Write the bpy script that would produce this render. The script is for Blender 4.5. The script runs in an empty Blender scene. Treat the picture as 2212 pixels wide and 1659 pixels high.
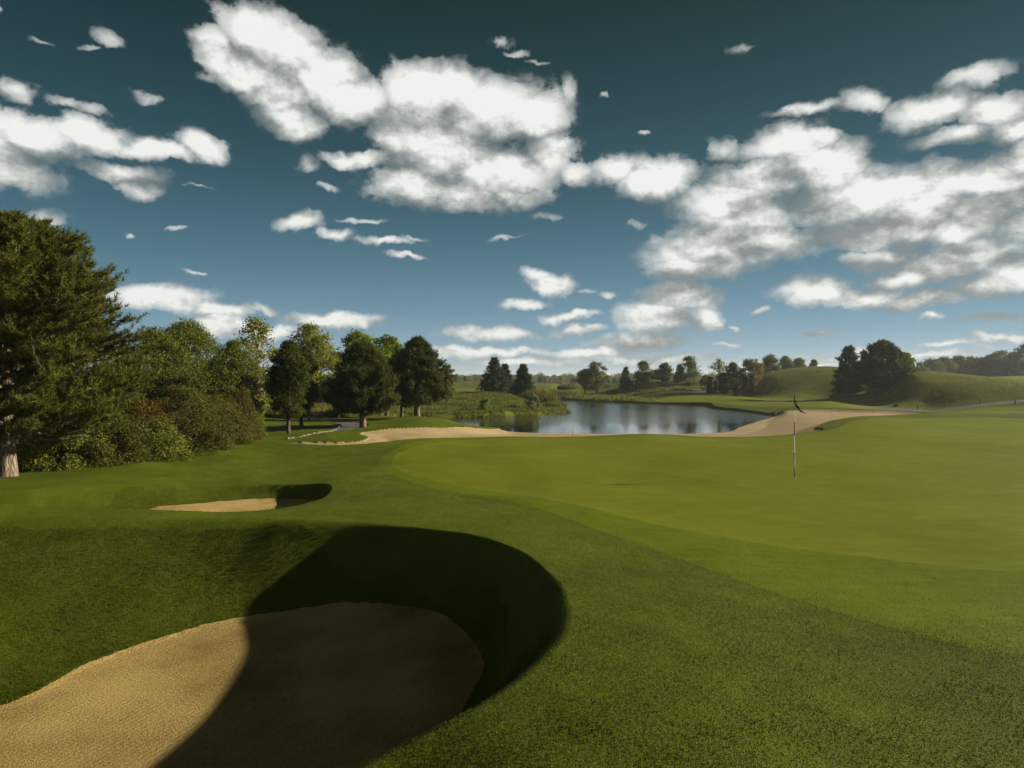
import bpy, math, random
import numpy as np
from mathutils import Vector

rng = np.random.default_rng(7)
random.seed(7)
F = 1475.0; CX = 1106.0; HZ = 818.0; CAMZ = 2.6       # lens in reference units, horizon row, camera height
SUN_AZ = math.radians(75); SUN_EL = math.radians(20.3)

scene = bpy.context.scene
col = scene.collection

# ------------------------------------------------------------------ helpers
def X(px, d): return (px - CX) / F * d
def Z(py, d): return CAMZ - (py - HZ) / F * d
def G(px, py, z):                                    # ground point of known height seen at a reference point
    d = (CAMZ - z) * F / (py - HZ)
    return (X(px, d), d)

def tag(o, label=None, cat=None, group=None, kind=None):
    if label: o['label'] = label
    if cat: o['category'] = cat
    if group: o['group'] = group
    if kind: o['kind'] = kind
    return o

def empty(name, loc, rz=0.0):
    o = bpy.data.objects.new(name, None)
    o.location = loc; o.rotation_euler = (0, 0, rz)
    o.empty_display_size = 0.2
    col.objects.link(o)
    return o

def np_mesh(name, verts, faces, nside, mats, parent=None, smooth=False, loc=None, matidx=None):
    """faces: (M,nside) int array or list of (array) with equal nside"""
    me = bpy.data.meshes.new(name)
    verts = np.asarray(verts, dtype=np.float32); faces = np.asarray(faces, dtype=np.int32)
    me.vertices.add(len(verts)); me.vertices.foreach_set('co', verts.ravel())
    m = len(faces)
    me.loops.add(m * nside); me.loops.foreach_set('vertex_index', faces.ravel())
    me.polygons.add(m)
    me.polygons.foreach_set('loop_start', np.arange(0, m * nside, nside, dtype=np.int32))
    if matidx is not None: me.polygons.foreach_set('material_index', np.asarray(matidx, dtype=np.int32))
    for mt in (mats if isinstance(mats, (list, tuple)) else [mats]): me.materials.append(mt)
    me.update(calc_edges=True)
    me.polygons.foreach_set('use_smooth', np.full(m, smooth, dtype=bool))
    o = bpy.data.objects.new(name, me); col.objects.link(o)
    if parent: o.parent = parent
    if loc is not None: o.location = loc
    return o

def copy_tree(o, parent=None):
    c = o.copy(); col.objects.link(c)
    if parent: c.parent = parent
    for ch in [x for x in bpy.data.objects if x.parent == o and x != c]:
        copy_tree(ch, c)
    return c

# value noise / fbm in numpy
_perm = rng.random((256, 256))
def vnoise(x, y):
    xi = np.floor(x).astype(int); yi = np.floor(y).astype(int)
    fx = x - xi; fy = y - yi
    fx = fx * fx * (3 - 2 * fx); fy = fy * fy * (3 - 2 * fy)
    a = _perm[xi & 255, yi & 255]; b = _perm[(xi + 1) & 255, yi & 255]
    c = _perm[xi & 255, (yi + 1) & 255]; d = _perm[(xi + 1) & 255, (yi + 1) & 255]
    return (a * (1 - fx) + b * fx) * (1 - fy) + (c * (1 - fx) + d * fx) * fy
def fbm(x, y, o=4):
    s = 0; a = 0.5
    for _ in range(o):
        s = s + a * (vnoise(x, y) - 0.5); x = x * 2.03 + 17.1; y = y * 2.03 + 5.7; a *= 0.5
    return s

def spline(pts, n=10, closed=True):
    p = np.array(pts, float); m = len(p); out = []
    rngm = m if closed else m - 1
    for i in range(rngm):
        if closed: p0, p1, p2, p3 = p[i - 1], p[i], p[(i + 1) % m], p[(i + 2) % m]
        else: p0, p1, p2, p3 = p[max(i - 1, 0)], p[i], p[i + 1], p[min(i + 2, m - 1)]
        for k in range(n):
            t = k / n
            out.append(0.5 * ((2 * p1) + (-p0 + p2) * t + (2 * p0 - 5 * p1 + 4 * p2 - p3) * t * t + (-p0 + 3 * p1 - 3 * p2 + p3) * t ** 3))
    if not closed: out.append(p[-1])
    return np.array(out)

def sdf(poly, x, y, margin=4.0):
    """signed distance, positive inside; far points get -margin"""
    out = np.full(x.shape, -float(margin))
    lo = poly.min(0) - margin; hi = poly.max(0) + margin
    sel = (x > lo[0]) & (x < hi[0]) & (y > lo[1]) & (y < hi[1])
    px = x[sel]; py = y[sel]
    if px.size == 0: return out
    d2 = np.full(px.shape, 1e18); ins = np.zeros(px.shape, bool)
    m = len(poly)
    for i in range(m):
        ax, ay = poly[i - 1]; bx, by = poly[i]
        ex, ey = bx - ax, by - ay
        l = ex * ex + ey * ey + 1e-12
        t = np.clip(((px - ax) * ex + (py - ay) * ey) / l, 0, 1)
        dx = px - ax - t * ex; dy = py - ay - t * ey
        d2 = np.minimum(d2, dx * dx + dy * dy)
        cond = (ay > py) != (by > py)
        xin = ex * (py - ay) / (ey if abs(ey) > 1e-12 else 1e-12) + ax
        ins ^= cond & (px < xin)
    s = np.sqrt(d2); s[~ins] *= -1
    out[sel] = s
    return out

def sstep(a, b, x):
    t = np.clip((x - a) / (b - a), 0, 1); return t * t * (3 - 2 * t)

# ------------------------------------------------------------------ node helpers / materials
def new_mat(name):
    m = bpy.data.materials.new(name); m.use_nodes = True
    nt = m.node_tree; nt.nodes.clear()
    out = nt.nodes.new('ShaderNodeOutputMaterial')
    return m, nt, out
def N(nt, typ, **kw):
    n = nt.nodes.new(typ)
    for k, v in kw.items(): setattr(n, k, v)
    return n
def L(nt, a, b): nt.links.new(a, b)
def ramp(nt, fac, stops):
    r = N(nt, 'ShaderNodeValToRGB')
    el = r.color_ramp.elements
    while len(el) < len(stops): el.new(0.5)
    for e, (p, c) in zip(el, stops):
        e.position = p; e.color = (*c, 1) if len(c) == 3 else c
    L(nt, fac, r.inputs[0]); return r.outputs[0]
def noise(nt, vec, scale, detail=3, rough=0.5, dist=0.0):
    n = N(nt, 'ShaderNodeTexNoise'); n.inputs['Scale'].default_value = scale
    n.inputs['Detail'].default_value = detail; n.inputs['Roughness'].default_value = rough
    n.inputs['Distortion'].default_value = dist
    if vec is not None: L(nt, vec, n.inputs['Vector'])
    return n.outputs['Fac']
def mathn(nt, op, a, b=None, c=None, clamp=False):
    n = N(nt, 'ShaderNodeMath', operation=op); n.use_clamp = clamp
    for i, v in enumerate((a, b, c)):
        if v is None: continue
        if isinstance(v, (int, float)): n.inputs[i].default_value = v
        else: L(nt, v, n.inputs[i])
    return n.outputs[0]
def mixc(nt, fac, a, b, bt='MIX'):
    n = N(nt, 'ShaderNodeMix', data_type='RGBA', blend_type=bt)
    for s, v in ((n.inputs[0], fac), (n.inputs[6], a), (n.inputs[7], b)):
        if isinstance(v, (int, float)): s.default_value = v
        elif isinstance(v, tuple): s.default_value = (*v, 1)
        else: L(nt, v, s)
    return n.outputs[2]
def coords(nt):
    return N(nt, 'ShaderNodeTexCoord').outputs['Object']

def grass_mat(name, c1, c2, c3, s_big=0.35, s_mid=3.0, s_fine=60.0, bump=0.02, streak=0.0, rough=0.75):
    m, nt, out = new_mat(name)
    co = coords(nt)
    big = noise(nt, co, s_big, 4, 0.55); mid = noise(nt, co, s_mid, 4, 0.6); fine = noise(nt, co, s_fine, 4, 0.75)
    f = mathn(nt, 'ADD', mathn(nt, 'MULTIPLY', big, 0.45), mathn(nt, 'MULTIPLY', mid, 0.3))
    f = mathn(nt, 'ADD', f, mathn(nt, 'MULTIPLY', fine, 0.25))
    if streak:
        mp = N(nt, 'ShaderNodeMapping'); mp.inputs['Scale'].default_value = (0.6, 6.0, 1); mp.inputs['Rotation'].default_value = (0, 0, 0.15)
        L(nt, co, mp.inputs[0])
        st = noise(nt, mp.outputs[0], 2.0, 5, 0.65)
        f = mathn(nt, 'ADD', f, mathn(nt, 'MULTIPLY', mathn(nt, 'SUBTRACT', st, 0.5), streak))
    c = ramp(nt, f, [(0.36, c1), (0.5, c2), (0.64, c3)])
    b = N(nt, 'ShaderNodeBsdfPrincipled'); L(nt, c, b.inputs['Base Color'])
    b.inputs['Roughness'].default_value = rough; b.inputs['Specular IOR Level'].default_value = 0.03
    b.inputs['Sheen Weight'].default_value = 0.0
    if bump:
        bp = N(nt, 'ShaderNodeBump'); bp.inputs['Strength'].default_value = 1.0; bp.inputs['Distance'].default_value = bump
        h = mathn(nt, 'ADD', fine, mathn(nt, 'MULTIPLY', mid, 2.0))
        L(nt, h, bp.inputs['Height']); L(nt, bp.outputs[0], b.inputs['Normal'])
    L(nt, b.outputs[0], out.inputs[0])
    return m

def sand_mat(name, c1, c2, grain=90.0, bump=0.02, lines=True):
    m, nt, out = new_mat(name)
    co = coords(nt)
    big = noise(nt, co, 0.7, 4, 0.6); gr = noise(nt, co, grain, 3, 0.8); mid = noise(nt, co, 34, 4, 0.8)
    f = mathn(nt, 'ADD', mathn(nt, 'MULTIPLY', big, 0.4), mathn(nt, 'MULTIPLY', gr, 0.35))
    f = mathn(nt, 'ADD', f, mathn(nt, 'MULTIPLY', mid, 0.25))
    c = ramp(nt, f, [(0.38, c1), (0.56, c2)])
    b = N(nt, 'ShaderNodeBsdfPrincipled'); L(nt, c, b.inputs['Base Color'])
    b.inputs['Roughness'].default_value = 0.9; b.inputs['Specular IOR Level'].default_value = 0.1
    h = mathn(nt, 'ADD', gr, mathn(nt, 'MULTIPLY', mid, 2.2))
    if lines:
        mp = N(nt, 'ShaderNodeMapping'); mp.inputs['Rotation'].default_value = (0, 0, 0.5); L(nt, co, mp.inputs[0])
        wv = N(nt, 'ShaderNodeTexWave', wave_type='BANDS'); wv.inputs['Scale'].default_value = 4.5
        wv.inputs['Distortion'].default_value = 3.5; wv.inputs['Detail'].default_value = 3; wv.inputs['Detail Scale'].default_value = 0.5
        L(nt, mp.outputs[0], wv.inputs[0])
        h = mathn(nt, 'ADD', h, mathn(nt, 'MULTIPLY', mathn(nt, 'MULTIPLY', wv.outputs['Fac'], noise(nt, co, 0.8, 2)), 0.6))
    bp = N(nt, 'ShaderNodeBump'); bp.inputs['Strength'].default_value = 1.0; bp.inputs['Distance'].default_value = bump
    L(nt, h, bp.inputs['Height']); L(nt, bp.outputs[0], b.inputs['Normal'])
    L(nt, b.outputs[0], out.inputs[0])
    return m

def leaf_mat(name, c1, c2, c3, transl=0.3, nscale=0.6, rough=0.6, spec=0.12):
    m, nt, out = new_mat(name)
    co = coords(nt)
    n = noise(nt, co, nscale, 3, 0.6)
    rnd = N(nt, 'ShaderNodeNewGeometry').outputs['Random Per Island']
    f = mathn(nt, 'ADD', mathn(nt, 'MULTIPLY', n, 0.6), mathn(nt, 'MULTIPLY', rnd, 0.4))
    c = ramp(nt, f, [(0.25, c1), (0.5, c2), (0.75, c3)])
    b = N(nt, 'ShaderNodeBsdfPrincipled'); L(nt, c, b.inputs['Base Color'])
    b.inputs['Roughness'].default_value = rough; b.inputs['Specular IOR Level'].default_value = spec
    t = N(nt, 'ShaderNodeBsdfTranslucent'); L(nt, mixc(nt, 0.35, c, (0.16, 0.2, 0.02)), t.inputs[0])
    mx = N(nt, 'ShaderNodeMixShader'); mx.inputs[0].default_value = transl
    L(nt, b.outputs[0], mx.inputs[1]); L(nt, t.outputs[0], mx.inputs[2]); L(nt, mx.outputs[0], out.inputs[0])
    return m

def bark_mat(name, c1, c2, scale=6):
    m, nt, out = new_mat(name)
    co = coords(nt)
    mp = N(nt, 'ShaderNodeMapping'); mp.inputs['Scale'].default_value = (1, 1, 0.25); L(nt, co, mp.inputs[0])
    v = N(nt, 'ShaderNodeTexVoronoi', feature='DISTANCE_TO_EDGE'); v.inputs['Scale'].default_value = scale * 2; 
    nz = noise(nt, mp.outputs[0], scale * 2.5, 5, 0.7)
    vm = N(nt, 'ShaderNodeVectorMath', operation='MULTIPLY_ADD'); 
    L(nt, N(nt, 'ShaderNodeCombineXYZ').outputs[0], vm.inputs[0])
    L(nt, mp.outputs[0], v.inputs['Vector'])
    f = mathn(nt, 'ADD', mathn(nt, 'MULTIPLY', nz, 0.7), mathn(nt, 'MULTIPLY', mathn(nt, 'MINIMUM', v.outputs['Distance'], 0.3), 1.0))
    c = ramp(nt, f, [(0.25, c1), (0.65, c2)])
    b = N(nt, 'ShaderNodeBsdfPrincipled'); L(nt, c, b.inputs['Base Color']); b.inputs['Roughness'].default_value = 0.9
    b.inputs['Specular IOR Level'].default_value = 0.1
    bp = N(nt, 'ShaderNodeBump'); bp.inputs['Distance'].default_value = 0.08; L(nt, f, bp.inputs['Height']); L(nt, bp.outputs[0], b.inputs['Normal'])
    L(nt, b.outputs[0], out.inputs[0]); return m

def plain_mat(name, c, rough=0.6, nscale=20, var=0.25, spec=0.3, bump=0.0):
    m, nt, out = new_mat(name)
    n = noise(nt, coords(nt), nscale, 4, 0.6)
    cc = ramp(nt, n, [(0.3, tuple(v * (1 - var) for v in c)), (0.7, tuple(min(1, v * (1 + var)) for v in c))])
    b = N(nt, 'ShaderNodeBsdfPrincipled'); L(nt, cc, b.inputs['Base Color'])
    b.inputs['Roughness'].default_value = rough; b.inputs['Specular IOR Level'].default_value = spec
    if bump:
        bp = N(nt, 'ShaderNodeBump'); bp.inputs['Distance'].default_value = bump; L(nt, n, bp.inputs['Height']); L(nt, bp.outputs[0], b.inputs['Normal'])
    L(nt, b.outputs[0], out.inputs[0]); return m

M = {}
M['rough'] = grass_mat('rough_grass', (0.046, 0.064, 0.005), (0.068, 0.090, 0.007), (0.096, 0.118, 0.012), 0.3, 2.2, 45, 0.02)
M['face'] = grass_mat('shaded_face_grass', (0.038, 0.052, 0.004), (0.056, 0.072, 0.006), (0.080, 0.096, 0.011), 0.5, 3.0, 40, 0.03)  # darker than the rough: shading of the steep faces put into the colour
M['fringe'] = grass_mat('fringe_grass', (0.060, 0.084, 0.002), (0.082, 0.108, 0.003), (0.106, 0.132, 0.005), 0.3, 2.5, 60, 0.008, streak=0.4)
M['green'] = grass_mat('putting_grass', (0.088, 0.105, 0.004), (0.106, 0.124, 0.005), (0.126, 0.142, 0.008), 0.35, 2.0, 120, 0.003, streak=0.75)
M['fairway'] = grass_mat('fairway_grass', (0.088, 0.106, 0.003), (0.106, 0.124, 0.004), (0.126, 0.144, 0.007), 0.15, 0.8, 12, 0.01, streak=0.5)
M['sand'] = sand_mat('bunker_sand', (0.20, 0.138, 0.042), (0.58, 0.425, 0.158), 62, 0.050)
M['sand_far'] = sand_mat('pale_bunker_sand', (0.24, 0.18, 0.092), (0.31, 0.238, 0.126), 40, 0.006)
M['hill'] = grass_mat('hillside_grass', (0.058, 0.066, 0.007), (0.092, 0.100, 0.012), (0.140, 0.138, 0.024), 0.12, 0.5, 5, 0.03)
M['asphalt'] = plain_mat('asphalt', (0.075, 0.07, 0.068), 0.85, 30, 0.25, 0.2)
M['kerb'] = plain_mat('kerb_stone', (0.14, 0.12, 0.08), 0.85, 6, 0.3, 0.2)
M['bed'] = plain_mat('pond_bed', (0.05, 0.045, 0.02), 0.9, 2, 0.3, 0.1)
M['soil'] = plain_mat('bank_soil', (0.05, 0.04, 0.018), 0.9, 3, 0.4, 0.1)

# ------------------------------------------------------------------ terrain height
Tz = []    # (px, d, z)
def cz(px, d, z): Tz.append((px, d, z))
def cp(px, py, d): Tz.append((px, d, Z(py, d)))
for a in [(-700, 1.5, .95), (1106, 1.5, 1.0), (2900, 1.5, .9), (0, 3, .86), (600, 3, .86), (800, 3, .86), (1106, 3, .93), (1500, 3, .90), (2212, 3, .70),
          (1100, 3.8, .84), (1230, 5, .70), (1500, 5, .64), (2212, 5, .40), (1200, 7.2, .50), (1400, 7.2, .42), (1700, 7.2, .28), (2212, 7, .2),
          (2212, 8.6, .14), (1000, 10, .35), (1300, 10, .22), (1600, 10.5, .09), (1150, 13.7, .11), (2900, 8, .15), (2900, 4, .4), (2900, 15, .1),
          (-700, 11, .42), (300, 7, .6), (-700, 6, .7), (2900, 30, .1), (2900, 80, 1.5), (2900, 300, 3), (-700, 20, .2), (-700, 60, .2), (-700, 300, 0),
          (600, 10.9, .31), (980, 52, -.7), (900, 54, -.6), (1175, 100, -.5)]: cz(*a)
for a in [(800, 1130, 10.9), (450, 1125, 11), (0, 1120, 11.2), (0, 1090, 12.4), (340, 1103, 12.6), (560, 1106, 12.6), (680, 1086, 14), (900, 1080, 14),
          (650, 1046, 17.7), (560, 1045, 17.9), (705, 1052, 16.6), (400, 1052, 17.3), (250, 1062, 15.5), (0, 1060, 15.5), (0, 1029, 18.5), (300, 1000, 21), (350, 985, 23.5), (500, 960, 27), (600, 945, 31),
          (800, 985, 23), (830, 1000, 21), (1100, 1058, 15.8), (1716, 1030, 18.1), (1400, 1030, 18.1), (1400, 985, 23), (1716, 968, 25), (2000, 968, 25.5), (1716, 945, 31), (2100, 955, 28),
          (2212, 1100, 13.5), (1800, 1100, 13.6), (2212, 982, 23.5), (2212, 920, 37), (2212, 895, 50), (1100, 946, 30.5), (1400, 941, 31), (1000, 948, 30.5),
          (1000, 938, 35), (1160, 936, 43), (1400, 937.5, 43.5), (1560, 935, 45), (1400, 939.5, 37), (1650, 915, 52), (1700, 890, 63), (1800, 890, 60), (1765, 935, 33),
          (1840, 906, 40), (1800, 916, 36.8), (1900, 903, 42), (1950, 902, 45), (2000, 898, 50), (2100, 893, 55), (1750, 884, 67), (1900, 886, 62), (2050, 890, 57),
          (900, 905, 40.5), (960, 907, 41), (1000, 919, 43), (850, 913, 39), (880, 926, 35.2), (800, 933, 33.3), (960, 926, 37), (1020, 926, 39.5), (880, 940, 31), (960, 940, 33), (780, 926, 36), (700, 940, 31), (900, 899, 45), (600, 915, 39), (731, 923, 36), (741, 907, 43),
          (700, 890, 60), (700, 880, 72), (600, 860, 100), (400, 860, 100), (400, 900, 45),
          (957, 856, 82), (860, 862, 82), (1069, 853, 82), (1119, 862, 80), (1160, 878, 77), (1200, 887, 75), (1000, 880, 70), (1070, 852, 100), (1130, 860, 90), (1175, 858, 112), (1100, 855, 112),
          (1000, 845, 140), (1200, 848, 150), (1200, 838, 200), (1000, 833, 220), (1130, 826, 230), (1000, 828, 230), (1250, 834, 260), (1400, 832, 300),
          (1250, 857, 125), (1350, 848, 135), (1380, 827, 142), (1500, 829, 142), (1430, 827, 142), (1320, 840, 142), (1400, 846, 130), (1520, 842, 132),
          (1450, 866, 100), (1450, 857, 115), (1600, 857, 105), (1600, 873, 82), (1550, 881, 79), (1700, 869, 82), (1800, 867, 80), (1650, 893, 68), (1624, 852, 118), (1540, 846, 125),
          (1655, 815, 125), (1748, 797, 125), (1796, 796, 122), (1630, 835, 122), (1660, 857, 108), (1800, 861, 98),
          (1967, 809, 90), (2012, 812, 88), (2107, 824, 82), (2212, 834, 75), (1900, 866, 88), (2000, 872, 78), (2119, 877, 68), (2193, 873, 66), (1895, 846, 95), (1832, 845, 98),
          (2212, 811, 230), (2050, 816, 230), (2150, 826, 150), (2212, 828, 105), (2107, 820, 108), (2000, 815, 112), (1750, 805, 165), (1600, 828, 180), (1900, 812, 170)]: cp(*a)
for px in (-700, 0, 700, 1400, 2200, 2900): cz(px, 480, -1.5); cz(px, 1200, -1); cz(px, 4000, -1)
Tz = np.array(Tz)
_ct = np.arctan((Tz[:, 0] - CX) / F) * 3.0; _cl = np.log(Tz[:, 1] / np.cos(_ct / 3)); 
_P = np.stack([_ct, _cl], 1)
def _phi(r2): return 0.5 * r2 * np.log(r2 + 1e-12)
_n = len(Tz); _r2 = ((_P[:, None] - _P[None]) ** 2).sum(-1)
_A = np.zeros((_n + 3, _n + 3)); _A[:_n, :_n] = _phi(_r2) + np.eye(_n) * 0.0006
_A[:_n, _n] = 1; _A[:_n, _n + 1:] = _P; _A[_n, :_n] = 1; _A[_n + 1:, :_n] = _P.T
_w = np.linalg.solve(_A, np.concatenate([Tz[:, 2], [0, 0, 0]]))

_GT = np.linspace(-0.88, 0.88, 420); _GL = np.linspace(math.log(1.5), math.log(4000), 520); _GZ = None
def base_h(x, y, exact=False):
    global _GZ
    if not exact:
        if _GZ is None:
            T_, L_ = np.meshgrid(_GT, _GL, indexing='ij'); R_ = np.exp(L_); _GZ = base_h(np.sin(T_) * R_, np.cos(T_) * R_, True)
        r = np.clip(np.hypot(x, y), 1.5, 3999); th = np.clip(np.arctan2(x, y), -0.8799, 0.8799)
        a = (th + 0.88) / 1.76 * 419; b = (np.log(r) - _GL[0]) / (_GL[-1] - _GL[0]) * 519
        i = np.clip(a.astype(int), 0, 418); j = np.clip(b.astype(int), 0, 518); a = a - i; b = b - j
        return (_GZ[i, j] * (1 - a) + _GZ[i + 1, j] * a) * (1 - b) + (_GZ[i, j + 1] * (1 - a) + _GZ[i + 1, j + 1] * a) * b
    sh = x.shape; x = x.ravel(); y = y.ravel()
    r = np.clip(np.hypot(x, y), 1.5, 4000); th = np.clip(np.arctan2(x, np.maximum(y, -1e9)), -0.88, 0.88) * 3.0
    u = np.stack([th, np.log(r)], 1); out = np.empty(len(u))
    for i in range(0, len(u), 20000):
        q = u[i:i + 20000]
        r2 = ((q[:, None, :] - _P[None]) ** 2).sum(-1)
        out[i:i + 20000] = _phi(r2) @ _w[:_n] + _w[_n] + q @ _w[_n + 1:]
    return out.reshape(sh)

# region outlines (world x, y)
BIG_R = spline([(-.95, 2.6), (-.64, 3.07), (-.05, 3.8), (.40, 5), (.52, 6.2), (.46, 7.3), (.1, 8.8), (-.7, 10.0), (-2.2, 10.9), (-3.5, 11.2), (-4.8, 11.45), (-9, 11.6), (-13, 10.8), (-14.5, 7), (-12, 4), (-8.5, 2.4), (-5, 2.0), (-2, 2.0)])
BIG_S = spline([(-.85, 5.5), (-.42, 7.24), (-.36, 8.1), (-.9, 9.3), (-1.7, 9.75), (-2.4, 9.83), (-3.3, 9.62), (-4.17, 9.3), (-5.1, 8.3), (-5.45, 7.3), (-7.2, 6.0), (-9.2, 5.2), (-7.5, 3.8), (-3, 3.4), (-1.6, 4.1)])
MID_R = spline([(X(340, 12.6), 12.6), (X(560, 12.6), 12.6), (X(680, 14), 14.0), (X(716, 16.2), 16.2), (X(690, 17.5), 17.5), (X(570, 17.85), 17.85), (X(400, 17.35), 17.35), (X(230, 16.6), 16.6), (X(110, 16.0), 16.0), (X(0, 15.5), 15.5), (X(-300, 14.9), 14.9), (X(-480, 13.7), 13.7), (X(-250, 12.8), 12.8), (X(60, 12.6), 12.6)])
MID_S = spline([(X(30, 14.0), 14.0), (X(60, 14.7), 14.7), (X(200, 15.3), 15.3), (X(300, 15.95), 15.95), (X(345, 16.3), 16.3), (X(430, 16.7), 16.7), (X(540, 17.3), 17.3), (X(640, 17.35), 17.35), (X(686, 16.9), 16.9), (X(675, 15.2), 15.2), (X(560, 13.7), 13.7), (X(400, 13.6), 13.6), (X(230, 13.6), 13.6), (X(80, 13.6), 13.6)])
WATER_Z = -1.0
def wz(px, py): return G(px, py, WATER_Z)
POND = spline([wz(1010, 925), wz(1160, 935), wz(1400, 937), wz(1560, 934), wz(1600, 922), wz(1640, 909), wz(1668, 901), wz(1650, 897), wz(1600, 889.5), wz(1542, 884),
               wz(1528, 880), wz(1520, 877.5), wz(1440, 874), wz(1350, 870), wz(1250, 865.5), wz(1184, 862), wz(1192, 873), wz(1226, 889), wz(1215, 893), wz(1094, 899), wz(970, 903), wz(880, 904), wz(860, 908), wz(900, 918)], 8)
SANDB = spline([(X(615, 27.3), 27.3), (X(660, 26.7), 26.7), (X(720, 26.5), 26.5), (X(790, 26.7), 26.7), (X(860, 27.8), 27.8), (X(1000, 30.4), 30.4), (X(1200, 31.7), 31.7), (X(1500, 32.6), 32.6), (X(1760, 33.2), 33.2),
                (X(1764, 36), 36.0), (X(1798, 39.5), 39.5), (X(1850, 43.5), 43.5), (X(1900, 46.5), 46.5), (X(1960, 50.0), 50.0), (X(1995, 53.0), 53.0), (X(1965, 56), 56.0), (X(1890, 60.0), 60.0), (X(1800, 64.5), 64.5), (X(1700, 65.5), 65.5),
                (X(1662, 63), 63.0), (X(1630, 63), 63.0), (X(1560, 53), 53.0), (X(1400, 50), 50.0), (X(1200, 50), 50.0), (X(1090, 46), 46.0), (X(1020, 39.5), 39.5), (X(960, 37.0), 37.0), (X(880, 35.2), 35.2),
                (X(800, 33.3), 33.3), (X(778, 31.7), 31.7), (X(796, 29.6), 29.6), (X(785, 28.2), 28.2), (X(740, 27.5), 27.5), (X(680, 27.5), 27.5)], 8)
GREEN = spline([(X(848, 21), 21.0), (X(865, 24), 24.0), (X(950, 27.6), 27.6), (X(1100, 30), 30.0), (X(1400, 31.2), 31.2), (X(1700, 31.0), 31.0), (X(1850, 28.0), 28.0), (X(2000, 26.3), 26.3), (X(2212, 23.3), 23.3), (X(2500, 20), 20.0),
                (X(2700, 14), 14.0), (X(2600, 8.5), 8.5), (X(2212, 8.7), 8.7), (X(2000, 9.2), 9.2), (X(1700, 10.3), 10.3), (X(1400, 12.0), 12.0), (X(1150, 14.6), 14.6), (X(1000, 16.3), 16.3), (X(900, 18), 18.0), (X(858, 19.5), 19.5)])
FRINGE = spline([(X(820, 20.6), 20.6), (X(835, 23.5), 23.5), (X(900, 27.2), 27.2), (X(1040, 30.4), 30.4), (X(1400, 32.0), 32.0), (X(1765, 32.8), 32.8), (X(1850, 38), 38.0), (X(1960, 44), 44.0), (X(2100, 46), 46.0), (X(2300, 42), 42.0), (X(2900, 30), 30.0),
                 (X(3100, 12), 12.0), (X(2700, 5.5), 5.5), (X(2212, 5.6), 5.6), (X(1950, 6.2), 6.2), (X(1600, 8.0), 8.0), (X(1300, 11.0), 11.0), (X(1100, 13.8), 13.8), (X(960, 15.6), 15.6), (X(860, 18), 18.0)])
FARGREEN = spline([(X(1420, 103), 103.0), (X(1460, 120), 120.0), (X(1560, 118), 118.0), (X(1660, 105), 105.0), (X(1850, 92), 92.0), (X(2000, 76), 76.0), (X(2212, 64), 64.0), (X(2500, 60), 60.0), (X(2400, 47), 47.0), (X(2150, 54), 54.0),
                   (X(1950, 63), 63.0), (X(1750, 70), 70.0), (X(1600, 80), 80.0), (X(1540, 88), 88.0)])
FAIR2 = spline([(X(940, 125), 125.0), (X(1150, 128), 128.0), (X(1260, 150), 150.0), (X(1400, 190), 190.0), (X(1400, 290), 290.0), (X(1200, 300), 300.0), (X(1180, 190), 190.0), (X(1000, 200), 200.0), (X(930, 170), 170.0)])
FAIR3 = spline([(X(2080, 112), 112.0), (X(2300, 98), 98.0), (X(2500, 200), 200.0), (X(2212, 215), 215.0), (X(2130, 190), 190.0)])
PATH = spline([G(608, 949.5, 0), G(635, 946.0, 0), G(660, 941.5, 0), G(697, 935, 0), G(733, 924, 0), G(729, 916, 0), G(700, 908.5, 0), G(660, 904, 0), G(690, 902.5, 0), G(742, 905.5, 0), G(778, 911, 0), G(797, 918, 0), G(778, 925.5, 0), G(742, 932, 0), G(700, 938.5, 0), G(652, 945, 0)], 8)
PATH2 = spline([(X(1490, 128), 128.0), (X(1515, 136), 136.0), (X(1560, 138), 138.0), (X(1555, 126), 126.0), (X(1530, 120), 120.0)], 6)
_pl = spline([(X(1640, 100), 100.0), (X(1750, 91), 91.0), (X(1850, 84), 84.0), (X(1950, 76), 76.0), (X(2060, 70), 70.0), (X(2212, 67), 67.0), (X(2500, 62), 62.0)], 8, closed=False)
_tn = np.gradient(_pl, axis=0); _tn /= np.linalg.norm(_tn, axis=1)[:, None]; _nn = np.stack([-_tn[:, 1], _tn[:, 0]], 1)
PATH3 = np.concatenate([_pl + _nn * 0.9, (_pl - _nn * 0.9)[::-1]])

PEN = np.array([(X(860, 62), 58), (X(970, 57), 57), (X(1094, 61), 61), (X(1225, 67), 67), (X(1240, 74), 74), (X(1195, 86), 86), (X(1150, 92), 92), (X(1000, 92), 92), (X(850, 90), 90)], float)
HUM = np.array([(X(1300, 132), 132), (X(1330, 140), 142), (X(1420, 147), 147), (X(1520, 146), 146), (X(1515, 133), 133), (X(1440, 127), 127), (X(1340, 127), 127)], float)
BNK = np.array([(X(1190, 121), 121), (X(1180, 128), 128), (X(1260, 132), 132), (X(1340, 122), 122), (X(1420, 104), 104), (X(1400, 99.5), 99.5), (X(1300, 108), 106)], float)
LFT = np.array([(X(560, 46), 46), (X(700, 46), 46), (X(850, 56), 56), (X(900, 62), 62), (X(700, 80), 80), (X(560, 75), 75)], float)
HILL = spline([(X(1650, 103), 103.0), (X(1640, 125), 125.0), (X(1700, 150), 150.0), (X(1900, 160), 160.0), (X(2100, 98), 98.0), (X(2400, 84), 84.0), (X(2400, 70), 70.0), (X(2212, 70), 70.0), (X(2060, 73), 73.0), (X(1950, 80), 80.0), (X(1850, 90), 90.0), (X(1750, 98), 98.0)])
def face_f(x, y): return np.maximum(sdf(BIG_R, x, y, 3) - 0.45, np.minimum(sdf(MID_R, x, y, 3) - 0.12, x + 9.6)) + 0.9 * fbm(x * 0.9, y * 0.9, 5)
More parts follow.
